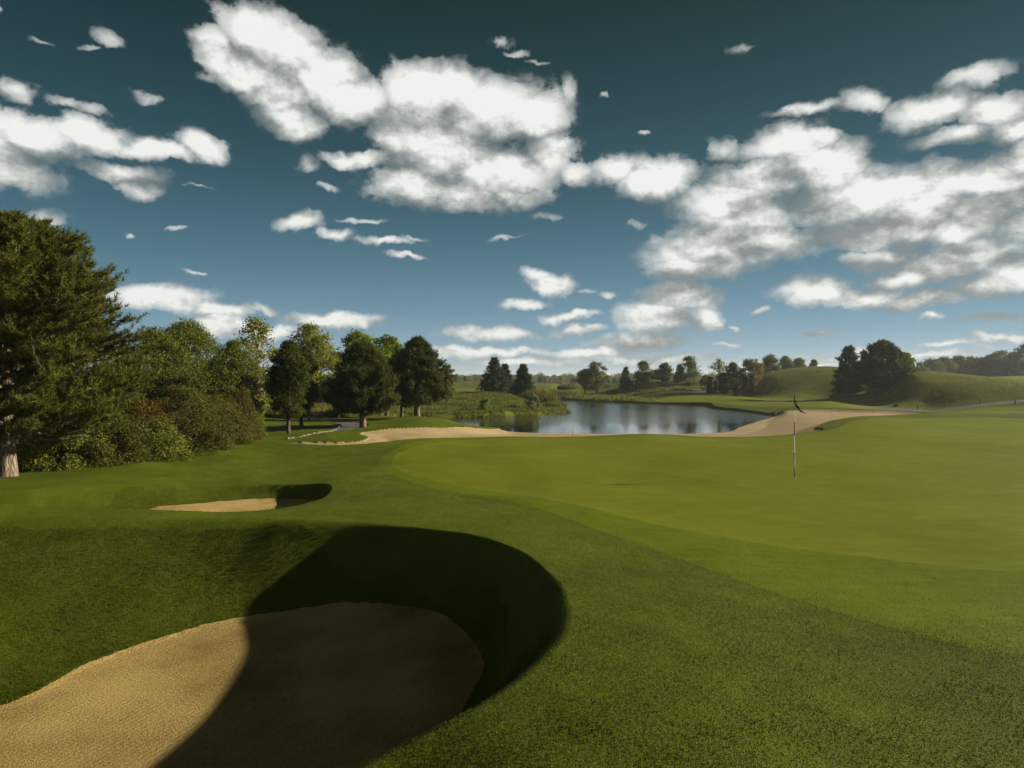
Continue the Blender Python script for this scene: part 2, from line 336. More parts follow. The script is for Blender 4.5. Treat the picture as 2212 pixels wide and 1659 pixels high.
def carve(z, x, y, R, S, zs_fn, floor, lip, shape=0.5, expo=1.35):
    sr = sdf(R, x, y, 2.0); ss = sdf(S, x, y, 12.0)
    dR = np.maximum(sr, 0); dS = np.maximum(-ss, 0)
    t = np.where(sr > 0, dR / (dR + dS + 1e-6), 0)
    e = t * t * (3 - 2 * t); e = shape * e + (1 - shape) * (1 - (1 - t) ** expo) * sstep(-0.1, 0.30, t)
    zs = zs_fn(x, y)
    inS = ss > 0
    zw = z + (zs - z) * e
    zf = zs - lip * sstep(0, 0.06, ss) - floor * (1 - np.exp(-np.maximum(ss, 0) / 1.3))
    return np.where(inS, zf, np.where(sr > 0, zw, z)), ss

def height(x, y, full=False):
    r = np.hypot(x, y)
    z = base_h(x, y, full)
    # rolling relief of the mown ground, growing with distance
    z = z + (0.09 + 0.10 * sstep(-1, -4, x)) * fbm(x * 0.36, y * 0.36, 3) * sstep(2, 8, r) + 0.25 * fbm(x * 0.03 + 9, y * 0.03, 3) * sstep(90, 200, r)
    sf = {}
    z, sf['big'] = carve(z, x, y, BIG_R, BIG_S, lambda a, b: -0.62 - 0.035 * (9.8 - b) - 0.06 * np.maximum(-2.5 - a, 0), 0.16, 0.035)
    z, sf['mid'] = carve(z, x, y, MID_R, MID_S, lambda a, b: -0.43 - 0.01 * (b - 16) - 0.2 * np.maximum(-8.4 - a, 0), 0.10, 0.03, 0.2, 2.0)
    sb = sdf(SANDB, x, y, 6.0)
    z = z - np.where(sb > 0, 0.17 * sstep(0, 1.2, sb), 0)
    z = z - 0.005 * sstep(0, 0.25, sdf(GREEN, x, y, 1))
    z = z + 0.06 * sstep(-3.0, -0.1, sb) * (sb <= 0)
    sp = sdf(POND, x, y, 12.0)
    dry = np.where(sb > 0, -0.95, -0.74)
    near = sstep(-12, 0, sp)
    z = np.where(sp > -11.5, np.maximum(z, dry), z)
    bank = np.where(sb > -0.5, 1.6, 0.55)
    k = sstep(-1, 0, sp / bank)
    z = np.where(sp > -11.5, z + (-1.0 - z) * k, z)
    z = np.where(sp > 0, -1.0 - 0.5 * (1 - np.exp(-sp * 0.8)), z)
    pa = sdf(PATH, x, y, 3.0)
    z = z - 0.05 * sstep(0, 0.1, pa)
    if full: sf.update(sandb=sb, pond=sp, path=pa); return z, sf
    return z
def h1(x, y): return float(height(np.array([float(x)]), np.array([float(y)]))[0])

# ------------------------------------------------------------------ terrain mesh: one fan-shaped sheet, cut into regions
def build_terrain():
    t_in = np.linspace(-0.70, 0.70, 860)
    t_l = -0.70 - (math.pi - 0.70) * (np.linspace(0, 1, 60)[1:]) ** 1.6
    t_r = 0.70 + (math.pi - 0.70) * (np.linspace(0, 1, 60)[1:]) ** 1.6
    th = np.concatenate([t_l[::-1], t_in, t_r])
    rr = np.concatenate([[0.02], np.linspace(0.5, 2.2, 8), np.exp(np.arange(math.log(2.4), math.log(24), 0.0066)), np.exp(np.arange(math.log(24), math.log(130), 0.0045)), np.exp(np.arange(math.log(130), math.log(300), 0.01)), np.exp(np.linspace(math.log(301), math.log(6000), 50))])
    TH, RR = np.meshgrid(th, rr); x = (np.sin(TH) * RR).ravel(); y = (np.cos(TH) * RR).ravel()
    z, sf = height(x, y, True)
    nr, nt_ = TH.shape
    i = np.arange(nr - 1)[:, None] * nt_ + np.arange(nt_ - 1)[None]; i = i.ravel()
    a, b, c, d = i, i + 1, i + 1 + nt_, i + nt_
    flip = ((i // nt_) + i) % 2 == 0
    t1 = np.where(flip[:, None], np.stack([a, b, c], 1), np.stack([a, b, d], 1))
    t2 = np.where(flip[:, None], np.stack([a, c, d], 1), np.stack([b, c, d], 1))
    tris = np.concatenate([t1, t2])[:, ::-1]
    V = np.stack([x, y, z], 1)
    state = {'V': V}
    jag = 0.012 * fbm(x * 9, y * 9, 3) * 4
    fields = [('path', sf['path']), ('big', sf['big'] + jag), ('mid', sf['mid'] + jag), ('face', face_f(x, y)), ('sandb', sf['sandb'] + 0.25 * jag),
              ('green', sdf(GREEN, x, y, 3)), ('fair4', np.minimum(np.minimum(sdf(FRINGE, x, y, 3), (x - 12.3) * .5), y - 15)), ('fringe', sdf(FRINGE, x, y, 3)), ('path2', sdf(PATH2, x, y, 3)), ('path3', sdf(PATH3, x, y, 3)),
              ('fargreen', sdf(FARGREEN, x, y, 5)), ('wild', np.maximum(np.maximum(sdf(PEN, x, y, 3), sdf(HUM, x, y, 3)), np.maximum(sdf(BNK, x, y, 3), sdf(LFT, x, y, 3)))), ('hill', sdf(HILL, x, y, 6) + 3 * fbm(x * .2, y * .2, 3)), ('fair2', sdf(FAIR2, x, y, 5)), ('fair3', sdf(FAIR3, x, y, 5)), ('bed', sf['pond'] + 0 * x)]
    names = [f[0] for f in fields]
    FV = np.stack([f[1] for f in fields], 1)
    FV[np.abs(FV) < 1e-5] = 1e-5
    out = {}
    for k, nme in enumerate(names):
        f = FV[:, k][tris]; pos = f > 0; cnt = pos.sum(1)
        inside = tris[cnt == 3]; rest = [tris[cnt == 0]]
        mixd = tris[(cnt > 0) & (cnt < 3)]
        cache = {}; newV = []; newF = []; nv = len(V)
        ins_n = []; out_n = []
        def cut(p, q):
            nonlocal nv
            key = (p, q) if p < q else (q, p)
            if key in cache: return cache[key]
            fp, fq = FV[p, k], FV[q, k]; t = fp / (fp - fq)
            newV.append(V[p] + (V[q] - V[p]) * t); newF.append(FV[p] + (FV[q] - FV[p]) * t)
            cache[key] = nv; nv += 1; return nv - 1
        for tr in mixd.tolist():
            s = [FV[v, k] > 0 for v in tr]; n_ = sum(s)
            lone = s.index(True) if n_ == 1 else s.index(False)
            p, q, r_ = tr[lone], tr[(lone + 1) % 3], tr[(lone + 2) % 3]
            m1 = cut(p, q); m2 = cut(p, r_)
            A = [(p, m1, m2)]; B = [(m1, q, r_), (m1, r_, m2)]
            if n_ == 1: ins_n += A; out_n += B
            else: out_n += A; ins_n += B
        if newV: V = np.concatenate([V, np.array(newV)]); FV = np.concatenate([FV, np.array(newF)])
        if ins_n: inside = np.concatenate([inside, np.array(ins_n)]); rest.append(np.array(out_n))
        out[nme] = inside; tris = np.concatenate(rest)
    out['ground'] = tris
    return V, out

V, parts = build_terrain()
SPEC = {'path': ('cart_path', 'asphalt'), 'big': ('bunker_sand', 'sand'), 'mid': ('bunker_sand', 'sand'), 'sandb': ('bunker_sand', 'sand_far'), 'green': ('putting_green', 'green'),
        'fringe': ('fringe', 'fringe'), 'path2': ('cart_path', 'asphalt'), 'path3': ('cart_path', 'asphalt'), 'fargreen': ('fairway', 'fairway'), 'fair2': ('fairway', 'fairway'),
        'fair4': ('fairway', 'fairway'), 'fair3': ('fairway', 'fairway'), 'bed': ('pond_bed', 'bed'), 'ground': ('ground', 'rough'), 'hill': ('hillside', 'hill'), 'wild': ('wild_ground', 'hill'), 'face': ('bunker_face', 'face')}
for k, (nme, mt) in SPEC.items():
    f = parts[k]
    if len(f) == 0: continue
    used, inv = np.unique(f, return_inverse=True)
    o = np_mesh(nme, V[used], inv.reshape(-1, 3), 3, M[mt], smooth=True)
    tag(o, kind='structure')

# ------------------------------------------------------------------ water
m, nt, out = new_mat('pond_water')
co = coords(nt)
mp = N(nt, 'ShaderNodeMapping'); mp.inputs['Scale'].default_value = (0.8, 1.6, 1); L(nt, co, mp.inputs[0])
w1 = noise(nt, mp.outputs[0], 2.6, 4, 0.6); w2 = noise(nt, co, 0.05, 3, 0.5)
b = N(nt, 'ShaderNodeBsdfPrincipled'); b.inputs['Base Color'].default_value = (0.018, 0.022, 0.012, 1)
b.inputs['Roughness'].default_value = 0.02; b.inputs['IOR'].default_value = 1.33; b.inputs['Specular IOR Level'].default_value = 0.5
bp = N(nt, 'ShaderNodeBump'); bp.inputs['Distance'].default_value = 0.05
yy = N(nt, 'ShaderNodeSeparateXYZ'); L(nt, co, yy.inputs[0])
wy = N(nt, 'ShaderNodeMapRange'); L(nt, mathn(nt, 'ADD', yy.outputs[1], mathn(nt, 'MULTIPLY', w2, 24.0)), wy.inputs[0]); wy.inputs[1].default_value = 64; wy.inputs[2].default_value = 78; wy.inputs[3].default_value = 0.05; wy.inputs[4].default_value = 0.55
L(nt, wy.outputs[0], bp.inputs['Strength'])
L(nt, w1, bp.inputs['Height']); L(nt, bp.outputs[0], b.inputs['Normal']); L(nt, b.outputs[0], out.inputs[0])
M['water'] = m
wp = spline(POND, 1)
gx = np.linspace(-30, 55, 60); gy = np.linspace(42, 126, 60)
GX, GY = np.meshgrid(gx, gy); sd = sdf(POND, GX.ravel(), GY.ravel(), 6.0)
idx = (np.arange(59)[:, None] * 60 + np.arange(59)[None]).ravel()
q = np.stack([idx, idx + 1, idx + 61, idx + 60], 1)
q = q[(sd[q] > -4.5).any(1)]
used, inv = np.unique(q, return_inverse=True)
pv = np.stack([GX.ravel(), GY.ravel(), np.full(GX.size, WATER_Z)], 1)[used]
# keep the water sheet from surfacing anywhere but inside the pond
o = np_mesh('water', pv, inv.reshape(-1, 4), 4, M['water'], smooth=True); tag(o, kind='structure')

# ------------------------------------------------------------------ vegetation
M['needle'] = leaf_mat('pine_needles', (0.034, 0.040, 0.006), (0.078, 0.087, 0.011), (0.146, 0.146, 0.022), 0.25, 0.8)
M['needle_dark'] = leaf_mat('dark_pine_needles', (0.025, 0.034, 0.007), (0.047, 0.058, 0.010), (0.087, 0.095, 0.018), 0.25, 0.8)
M['spruce'] = leaf_mat('spruce_needles', (0.027, 0.050, 0.027), (0.050, 0.085, 0.048), (0.085, 0.125, 0.075), 0.12, 0.6)
M['leaf_dark'] = leaf_mat('dark_maple_leaves', (0.022, 0.031, 0.003), (0.043, 0.056, 0.006), (0.074, 0.090, 0.009), 0.3)
M['leaf_mid'] = leaf_mat('green_leaves', (0.049, 0.063, 0.008), (0.092, 0.112, 0.013), (0.146, 0.166, 0.022), 0.35)
M['leaf_yellow'] = leaf_mat('yellow_green_leaves', (0.138, 0.152, 0.025), (0.206, 0.216, 0.036), (0.305, 0.290, 0.055), 0.4)
M['leaf_bright'] = leaf_mat('bright_green_leaves', (0.102, 0.153, 0.013), (0.162, 0.223, 0.020), (0.239, 0.281, 0.030), 0.4)
M['leaf_olive'] = leaf_mat('olive_locust_leaves', (0.068, 0.088, 0.013), (0.116, 0.141, 0.022), (0.179, 0.185, 0.030), 0.35)
M['leaf_bush'] = leaf_mat('thicket_leaves', (0.056, 0.056, 0.010), (0.090, 0.085, 0.015), (0.132, 0.116, 0.022), 0.3, 1.2)
M['leaf_bush_green'] = leaf_mat('green_thicket_leaves', (0.068, 0.088, 0.012), (0.129, 0.143, 0.019), (0.223, 0.213, 0.030), 0.3, 1.2)
M['leaf_rust'] = leaf_mat('rust_brown_leaves', (0.056, 0.040, 0.007), (0.095, 0.067, 0.011), (0.140, 0.103, 0.018), 0.3, 1.2)
M['leaf_gold'] = leaf_mat('golden_autumn_leaves', (0.120, 0.085, 0.012), (0.185, 0.130, 0.018), (0.260, 0.180, 0.028), 0.4)
M['leaf_autumn'] = leaf_mat('bronze_green_leaves', (0.085, 0.085, 0.010), (0.153, 0.129, 0.018), (0.239, 0.170, 0.025), 0.35)
M['leaf_cypress'] = leaf_mat('cypress_scales', (0.017, 0.030, 0.008), (0.030, 0.049, 0.013), (0.052, 0.071, 0.019), 0.1)
M['leaf_silver'] = leaf_mat('silvery_leaves', (0.10, 0.13, 0.05), (0.15, 0.18, 0.075), (0.22, 0.25, 0.12), 0.35)
M['straw'] = leaf_mat('straw_grass', (0.085, 0.082, 0.018), (0.130, 0.122, 0.030), (0.200, 0.175, 0.055), 0.35, 0.25)
M['tallgreen'] = leaf_mat('tall_green_grass', (0.062, 0.078, 0.010), (0.105, 0.118, 0.018), (0.165, 0.170, 0.036), 0.35, 0.25)
M['bark'] = bark_mat('pine_bark', (0.060, 0.045, 0.032), (0.26, 0.205, 0.150), 5)
M['bark_dark'] = bark_mat('dark_bark', (0.035, 0.028, 0.020), (0.13, 0.105, 0.075), 5)
M['bark_pale'] = bark_mat('pale_bark', (0.13, 0.12, 0.085), (0.30, 0.27, 0.19), 4)

class Geo:
    def __init__(s): s.v = []; s.f = []; s.n = 0
    def add(s, v, f):
        v = np.asarray(v, float).reshape(-1, 3); s.v.append(v); s.f.append(np.asarray(f, int) + s.n); s.n += len(v)
    def build(s, name, mat, parent=None, smooth=False):
        return np_mesh(name, np.concatenate(s.v), np.concatenate(s.f), s.f[0].shape[1], mat, parent, smooth)

def unit(v): return v / (np.linalg.norm(v, axis=-1, keepdims=True) + 1e-9)
def rdir(n): return unit(rng.normal(size=(n, 3)))

def leaves(pos, nrm, size, aspect=0.62):
    """one folded-diamond quad per leaf"""
    n = len(pos); a = unit(np.cross(nrm, rdir(n))); b = np.cross(unit(nrm), a)
    s = (size * rng.uniform(0.65, 1.3, n))[:, None] if np.ndim(size) == 0 else size[:, None]
    fold = unit(nrm) * s * 0.18
    v = np.stack([pos - a * s * 0.5, pos - b * s * 0.5 * aspect + fold, pos + a * s * 0.5, pos + b * s * 0.5 * aspect + fold], 1).reshape(-1, 3)
    return v, np.arange(n * 4).reshape(-1, 4)

def needles(pos, dr, length, width):
    """thin triangles"""
    n = len(pos); side = unit(np.cross(dr, rdir(n))) * (width * 0.5)
    l = (length * rng.uniform(0.7, 1.2, n))[:, None]
    v = np.stack([pos - side, pos + side, pos + dr * l], 1).reshape(-1, 3)
    return v, np.arange(n * 3).reshape(-1, 3)

def tube(geo, pts, rad, sides=7, rough=0.0):
    pts = np.asarray(pts, float); k = len(pts); vs = []
    for i in range(k):
        d = unit(pts[min(i + 1, k - 1)] - pts[max(i - 1, 0)])
        u = unit(np.cross(d, [0.31, 0.95, 0.07])); w_ = np.cross(d, u)
        for s in range(sides):
            a = 2 * math.pi * s / sides; r = rad[i] * (1 + rough * (rng.random() - 0.5))
            vs.append(pts[i] + (u * math.cos(a) + w_ * math.sin(a)) * r)
    f = [(i * sides + s, i * sides + (s + 1) % sides, (i + 1) * sides + (s + 1) % sides, (i + 1) * sides + s) for i in range(k - 1) for s in range(sides)]
    geo.add(vs, f)

def limb(p0, p1, sag=0.0, n=5, wob=0.05):
    p0 = np.array(p0, float); p1 = np.array(p1, float); t = np.linspace(0, 1, n)[:, None]
    l = np.linalg.norm(p1 - p0); p = p0 + (p1 - p0) * t
    p[1:-1] += rng.normal(size=(n - 2, 3)) * wob * l
    p[:, 2] += sag * l * np.sin(t[:, 0] * math.pi)
    return p

PROFILE = {
    'round': lambda t: np.sqrt(np.clip(1 - (2 * t - 0.92) ** 2 / 1.18, 0, 1)),
    'oval': lambda t: np.clip(np.sin(np.clip(t, 0, 1) ** 0.8 * math.pi), 0, 1) ** 0.6,
    'upright': lambda t: np.clip((1 - t) * 3.0, 0, 1) ** 0.6 * np.clip(t * 5 + 0.35, 0, 1),
    'broad': lambda t: np.clip((1 - t) * 2.2, 0, 1) ** 0.55 * np.clip(t * 3 + 0.45, 0, 1),
    'bush': lambda t: np.clip((1.02 - t) * 1.8, 0, 1) ** 0.5,
    'cone': lambda t: np.clip(1.03 - t, 0, 1) ** 0.8 * np.clip(t * 6 + 0.5, 0, 1),
}

def broadleaf(name, h, w, base, mat, bark, prof='round', clumps=60, nleaf=120, leaf=0.11, clump=0.22, sparse=0.0, trunk_r=None, fill=0.5, lean=0.0, stems=1, limb_n=12):
    """h height, w crown width, base = height where the crown starts"""
    root = empty(name, (0, 0, 0)); H = h - base; tr = trunk_r or h * 0.022
    ts = rng.beta(1.25, 1.15, clumps); ang = rng.uniform(0, 2 * math.pi, clumps)
    rr = PROFILE[prof](ts) * w * 0.5 * (fill + (1 - fill) * np.sqrt(rng.random(clumps)))
    rc = w * clump * 0.5 * rng.uniform(0.65, 1.35, clumps)
    rr = np.maximum(rr - rc * 0.55, 0)
    warp_ = 1 + 0.22 * np.sin(ang * 2 + rng.uniform(0, 6)) * np.sin(ts * 5 + rng.uniform(0, 6))
    C = np.stack([np.cos(ang) * rr * warp_ + lean * ts * h, np.sin(ang) * rr * warp_, base + ts * H - rc * 0.4], 1)
    C[:, 2] = np.clip(C[:, 2], base * 0.9 + 0.02 * h, h - rc * 0.7)
    g = Geo()
    for i in range(stems):
        off = np.array([rng.uniform(-.05, .05), rng.uniform(-.05, .05), 0]) * w * (stems > 1) * 2
        top = np.array([lean * h, 0, base + H * 0.72])
        p = limb(off, top + off, 0, 7, 0.012)
        p[0, 2] -= 0.25
        tube(g, p, tr * np.linspace(1.15, 0.28, 7), 8, 0.1)
        for j in rng.choice(clumps, min(limb_n, clumps), replace=False):
            zt = np.clip(C[j, 2] - np.hypot(*C[j, :2]) * 0.75, base * 0.75, base + H * 0.6)
            k = np.clip(zt / top[2], 0, 1) * 6; k0 = int(min(k, 5)); st = p[k0] + (p[k0 + 1] - p[k0]) * (k - k0)
            tube(g, limb(st, C[j], 0.04, 5, 0.04), tr * np.linspace(0.42, 0.08, 5), 5)
    g.build('trunk', M[bark], root, True)
    n = int(clumps * nleaf); ci = rng.integers(0, clumps, n)
    d = rdir(n); d[:, 2] = d[:, 2] * 0.8 + 0.06
    r = rc[ci] * (rng.random(n) ** (0.42 + sparse)) * rng.uniform(0.75, 1.2, n)
    pos = C[ci] + d * r[:, None] * np.array([1.1, 1.1, 0.85])
    nr = unit(d * 0.9 + rdir(n) * 0.9 + np.array([0, 0, 0.35]))
    gl = Geo(); gl.add(*leaves(pos, nr, leaf)); gl.build('crown', M[mat], root)
    return root

def pine(name, h, w, base, mat, bark, nb=70, tuft=0.2, nn=22, nw=0.012, trunk_r=None, tip=0.75, top_round=0.55, up=0.25, twigs=5, off=(0, 0), jit=0.78):
    root = empty(name, (0, 0, 0)); tr = trunk_r or h * 0.03
    g = Geo(); p = limb((0, 0, -0.3), (off[0], off[1], h * 0.93), 0, 9, 0.006)
    tube(g, p, tr * np.array([1.35, 1.0, .92, .85, .75, .62, .45, .28, .1]), 12, 0.12)
    TP = []; TD = []
    for i in range(nb):
        t = (i + rng.random() * 0.8) / nb
        z0 = base + (h * 0.96 - base) * t
        a = i * 2.399 + rng.uniform(-.5, .5)
        prof = (1 - t ** (1 / max(1 - top_round, .2) * 1.0)) ** 0.75 * (0.72 + 0.28 * min(1, t * 6))
        l = max(w * 0.5 * prof * rng.uniform(jit, 1.12), 0.06 * w)
        k = z0 / (h * 0.93) * 8; k0 = int(np.clip(k, 0, 7)); c = p[k0] + (p[k0 + 1] - p[k0]) * (k - k0)
        rise = up * (0.15 + 1.5 * t)
        end = np.array([math.cos(a) * l, math.sin(a) * l, l * rise]) + c
        bp_ = limb(c, end, -0.05, 6, 0.03)
        tube(g, bp_, np.linspace(tr * 0.30 * (1 - t * 0.7), tr * 0.06, 6), 5)
        bd = unit(end - c)
        nt_ = max(3, int(twigs * (0.5 + l / (w * 0.5))))
        for s in np.linspace(0.30, 1.0, nt_):
            q = bp_[0] + (end - bp_[0]) * s + np.array([0, 0, -0.05 * l * math.sin(s * math.pi)])
            for _ in range(3 if s < 0.99 else 1):
                side = rdir(1)[0]; side[2] = abs(side[2]) * 0.7 + 0.15 
                dr = unit(bd * 0.9 + side * 1.0)
                tl = l * 0.16 * rng.uniform(0.5, 1.4) + tuft * 0.9
                e = q + dr * tl if s < 0.99 else q
                if s < 0.99 and rng.random() < 0.5: tube(g, [q, (q + e) / 2 + rng.normal(size=3) * 0.02 * tl, e], [tr * .06, tr * .04, tr * .02], 3)
                for uu in (0.45, 0.75, 1.0):
                    TP.append(q + (e - q) * uu + rng.normal(size=3) * tuft * 0.12); TD.append(unit(dr + np.array([0, 0, 0.6])))
    g.build('trunk', M[bark], root, True)
    TP = np.array(TP); TD = np.array(TD); k = len(TP)
    P_ = np.repeat(TP, nn, 0); D_ = np.repeat(TD, nn, 0)
    dr = unit(D_ * rng.uniform(0.1, 1.3, (k * nn, 1)) + rdir(k * nn))
    P_ = P_ + D_ * (rng.uniform(-0.5, 0.5, (k * nn, 1)) * tuft)
    gl = Geo(); gl.add(*needles(P_, dr, tuft, nw)); gl.build('crown', M[mat], root)
    return root

def spruce(name, h, w, mat='spruce', layers=26, per=11, tuft=0.3, nn=14, nw=0.05, base=0.03):
    root = empty(name, (0, 0, 0)); g = Geo()
    tube(g, [(0, 0, -0.3), (0, 0, h * .5), (0, 0, h)], [h * .02, h * .013, h * .002], 7)
    TP = []; TD = []
    for i in range(layers):
        t = (i + rng.uniform(0, .6)) / layers; z0 = h * (base + (0.99 - base) * t)
        for j in range(max(4, int(per * (1 - t * 0.6)))):
            a = rng.uniform(0, 2 * math.pi); l = w * 0.5 * ((1 - t) ** 0.92 + 0.02) * rng.uniform(0.7, 1.15)
            dz = -0.28 * l * (1 - t) + 0.35 * l * t
            c = np.array([0, 0, z0]); e = np.array([math.cos(a) * l, math.sin(a) * l, z0 + dz])
            if l > 0.2 * w: tube(g, [c, (c + e) / 2 - [0, 0, .03 * l], e], [h * .004, h * .003, h * .001], 3)
            for s in np.linspace(0.15, 1, max(3, int(7 * l / (w * .5)) + 2)):
                q = c + (e - c) * s + rng.normal(size=3) * 0.035 * l + np.array([0, 0, -0.05 * l * math.sin(s * 3.1) + 0.08 * l * s * s])
                TP.append(q); TD.append(unit(np.array([math.cos(a), math.sin(a), -0.15]) + rdir(1)[0] * 0.3))
    g.build('trunk', M['bark_dark'], root, True)
    TP = np.array(TP); TD = np.array(TD); k = len(TP)
    D_ = np.repeat(TD, nn, 0); side = rdir(k * nn); side[:, 2] *= 0.45
    dr = unit(D_ * 0.7 + side); P_ = np.repeat(TP, nn, 0) + side * tuft * 0.15
    gl = Geo(); gl.add(*needles(P_, dr, tuft, nw)); gl.build('crown', M[mat], root)
    return root

def place(root, px, d, label, cat, group=None, z=None, rz=None, s=1.0, py=None, dz=0.0):
    x = X(px, d); zz = z if z is not None else (Z(py, d) if py is not None else h1(x, d))
    root.location = (x, d, zz + dz)
    root.rotation_euler = (0, 0, rng.uniform(0, 6.28) if rz is None else rz)
    if np.ndim(s) == 0: s = (s, s, s)
    root.scale = s
    return tag(root, label, cat, group)
def hgt(d, top, x=0, px=None):
    """height of something whose top is at row top, standing on the terrain"""
    return Z(top, d) - h1(X(px, d), d)

# --- the great pine at the left edge
dB = 18.5
o = pine('pine_tree', Z(462, dB) - h1(X(20, dB), dB), 6.3, 1.35, 'needle', 'bark', nb=210, tuft=0.15, nn=26, nw=0.018, trunk_r=0.23, top_round=0.61, up=0.26, twigs=9)
place(o, 14, dB, 'huge dense pine with a thick pale trunk at the left edge of the lawn', 'tree', rz=0.6)
# --- pine and maple trees beside the cart path
o = pine('pine_tree', hgt(36.8, 745, px=785), 3.6, 0.95, 'needle_dark', 'bark', nb=110, tuft=0.24, nn=16, nw=0.035, trunk_r=0.17, top_round=0.45, twigs=6)
place(o, 784, 36.8, 'dark pine with a pale trunk right beside the bend of the cart path', 'tree')
o = pine('pine_tree', hgt(45, 736, px=898), 3.6, 1.1, 'needle_dark', 'bark', nb=110, tuft=0.26, nn=16, nw=0.04, trunk_r=0.18, top_round=0.42, twigs=6)
place(o, 902, 44.5, 'dark pine with a forked pale trunk on the mound beside the pond', 'tree')
o = pine('pine_tree', hgt(49, 765, px=868), 3.0, 1.0, 'needle_dark', 'bark_dark', nb=60, tuft=0.28, nn=14, nw=0.045, trunk_r=0.13, twigs=5)
place(o, 868, 48.5, 'lower dark pine standing between the two pines with pale trunks', 'tree')
o = broadleaf('maple_tree', hgt(32.5, 735, px=620), 1.95, 0.9, 'leaf_dark', 'bark_dark', 'upright', clumps=120, nleaf=170, leaf=0.10, clump=0.36, trunk_r=0.09)
place(o, 624, 32.5, 'very dark green maple with a slim straight trunk on the shaded lawn', 'tree')
o = broadleaf('maple_tree', hgt(37, 742, px=650), 2.0, 1.0, 'leaf_dark', 'bark_dark', 'oval', clumps=80, nleaf=130, leaf=0.13, clump=0.34, trunk_r=0.10, lean=-0.02)
place(o, 652, 37, 'dark green maple with a leaning trunk behind the slim dark maple', 'tree')
o = broadleaf('plane_tree', hgt(39, 680, px=558), 3.5, 1.0, 'leaf_yellow', 'bark_pale', 'oval', clumps=95, nleaf=44, leaf=0.16, clump=0.30, sparse=0.5, trunk_r=0.10, limb_n=60)
place(o, 553, 39, 'thin airy yellow-green tree left of the dark maples, bare limbs showing through', 'tree')
o = broadleaf('plane_tree', hgt(43, 694, px=668), 4.2, 1.3, 'leaf_yellow', 'bark_pale', 'broad', clumps=130, nleaf=58, leaf=0.17, clump=0.30, sparse=0.45, trunk_r=0.12, limb_n=60)
place(o, 668, 43, 'airy yellow-green tree right behind the dark maples', 'tree')
o = broadleaf('poplar_tree', hgt(52, 712, px=775), 4.4, 1.0, 'leaf_bright', 'bark_dark', 'upright', clumps=110, nleaf=90, leaf=0.20, clump=0.30, sparse=0.2)
place(o, 772, 52, 'bright yellow-green tree rising directly behind the pine at the path bend', 'tree')
o = broadleaf('linden_tree', hgt(55, 721, px=838), 3.9, 1.0, 'leaf_bright', 'bark_dark', 'round', clumps=90, nleaf=110, leaf=0.20, clump=0.30)
place(o, 835, 55, 'round-headed green tree between the two large pines by the pond', 'tree')
o = broadleaf('linden_tree', hgt(62, 803, px=962), 1.7, 0.4, 'leaf_mid', 'bark_dark', 'round', clumps=50, nleaf=70, leaf=0.2, clump=0.36)
place(o, 966, 72, 'small green round tree peeping out right of the dark pines', 'tree')
# --- locust trees behind the thicket
o = broadleaf('locust_tree', hgt(32, 706, px=340), 4.0, 0.5, 'leaf_olive', 'bark_dark', 'broad', clumps=170, nleaf=170, leaf=0.095, clump=0.26, sparse=0.1, limb_n=30)
place(o, 335, 32, 'flat-topped olive green locust tree behind the pine side of the thicket', 'tree')
o = broadleaf('locust_tree', hgt(34, 687, px=395), 4.3, 0.5, 'leaf_olive', 'bark_dark', 'upright', clumps=190, nleaf=170, leaf=0.095, clump=0.25, sparse=0.1, limb_n=30)
place(o, 402, 34, 'tallest olive green locust tree above the middle of the thicket', 'tree')
o = broadleaf('locust_tree', hgt(36, 735, px=505), 2.6, 0.4, 'leaf_olive', 'bark_dark', 'upright', clumps=120, nleaf=170, leaf=0.095, clump=0.3, limb_n=20)
place(o, 508, 35, 'narrow feathery green tree left of the airy yellow-green tree', 'tree')
o = broadleaf('locust_tree', hgt(34, 740, px=270), 2.8, 0.5, 'leaf_mid', 'bark_dark', 'round', clumps=90, nleaf=100, leaf=0.13, clump=0.3)
place(o, 262, 36, 'mid green tree half hidden by the right side of the huge pine', 'tree')
o = broadleaf('locust_tree', hgt(44, 768, px=455), 3.6, 0.3, 'leaf_mid', 'bark_dark', 'broad', clumps=90, nleaf=90, leaf=0.16, clump=0.3)
place(o, 462, 44, 'deep green tree filling the gap behind the two locust trees', 'tree')
o = broadleaf('locust_tree', hgt(46, 800, px=590), 2.6, 0.3, 'leaf_dark', 'bark_dark', 'broad', clumps=70, nleaf=80, leaf=0.18, clump=0.3)
place(o, 600, 58, 'low dark tree in the shade behind the slim dark maple', 'tree')
o = broadleaf('locust_tree', hgt(70, 812, px=700), 6.5, 0.2, 'leaf_dark', 'bark_dark', 'bush', clumps=80, nleaf=80, leaf=0.24, clump=0.22)
place(o, 705, 82, 'broad dark tree in the shade behind the airy yellow-green trees', 'tree')
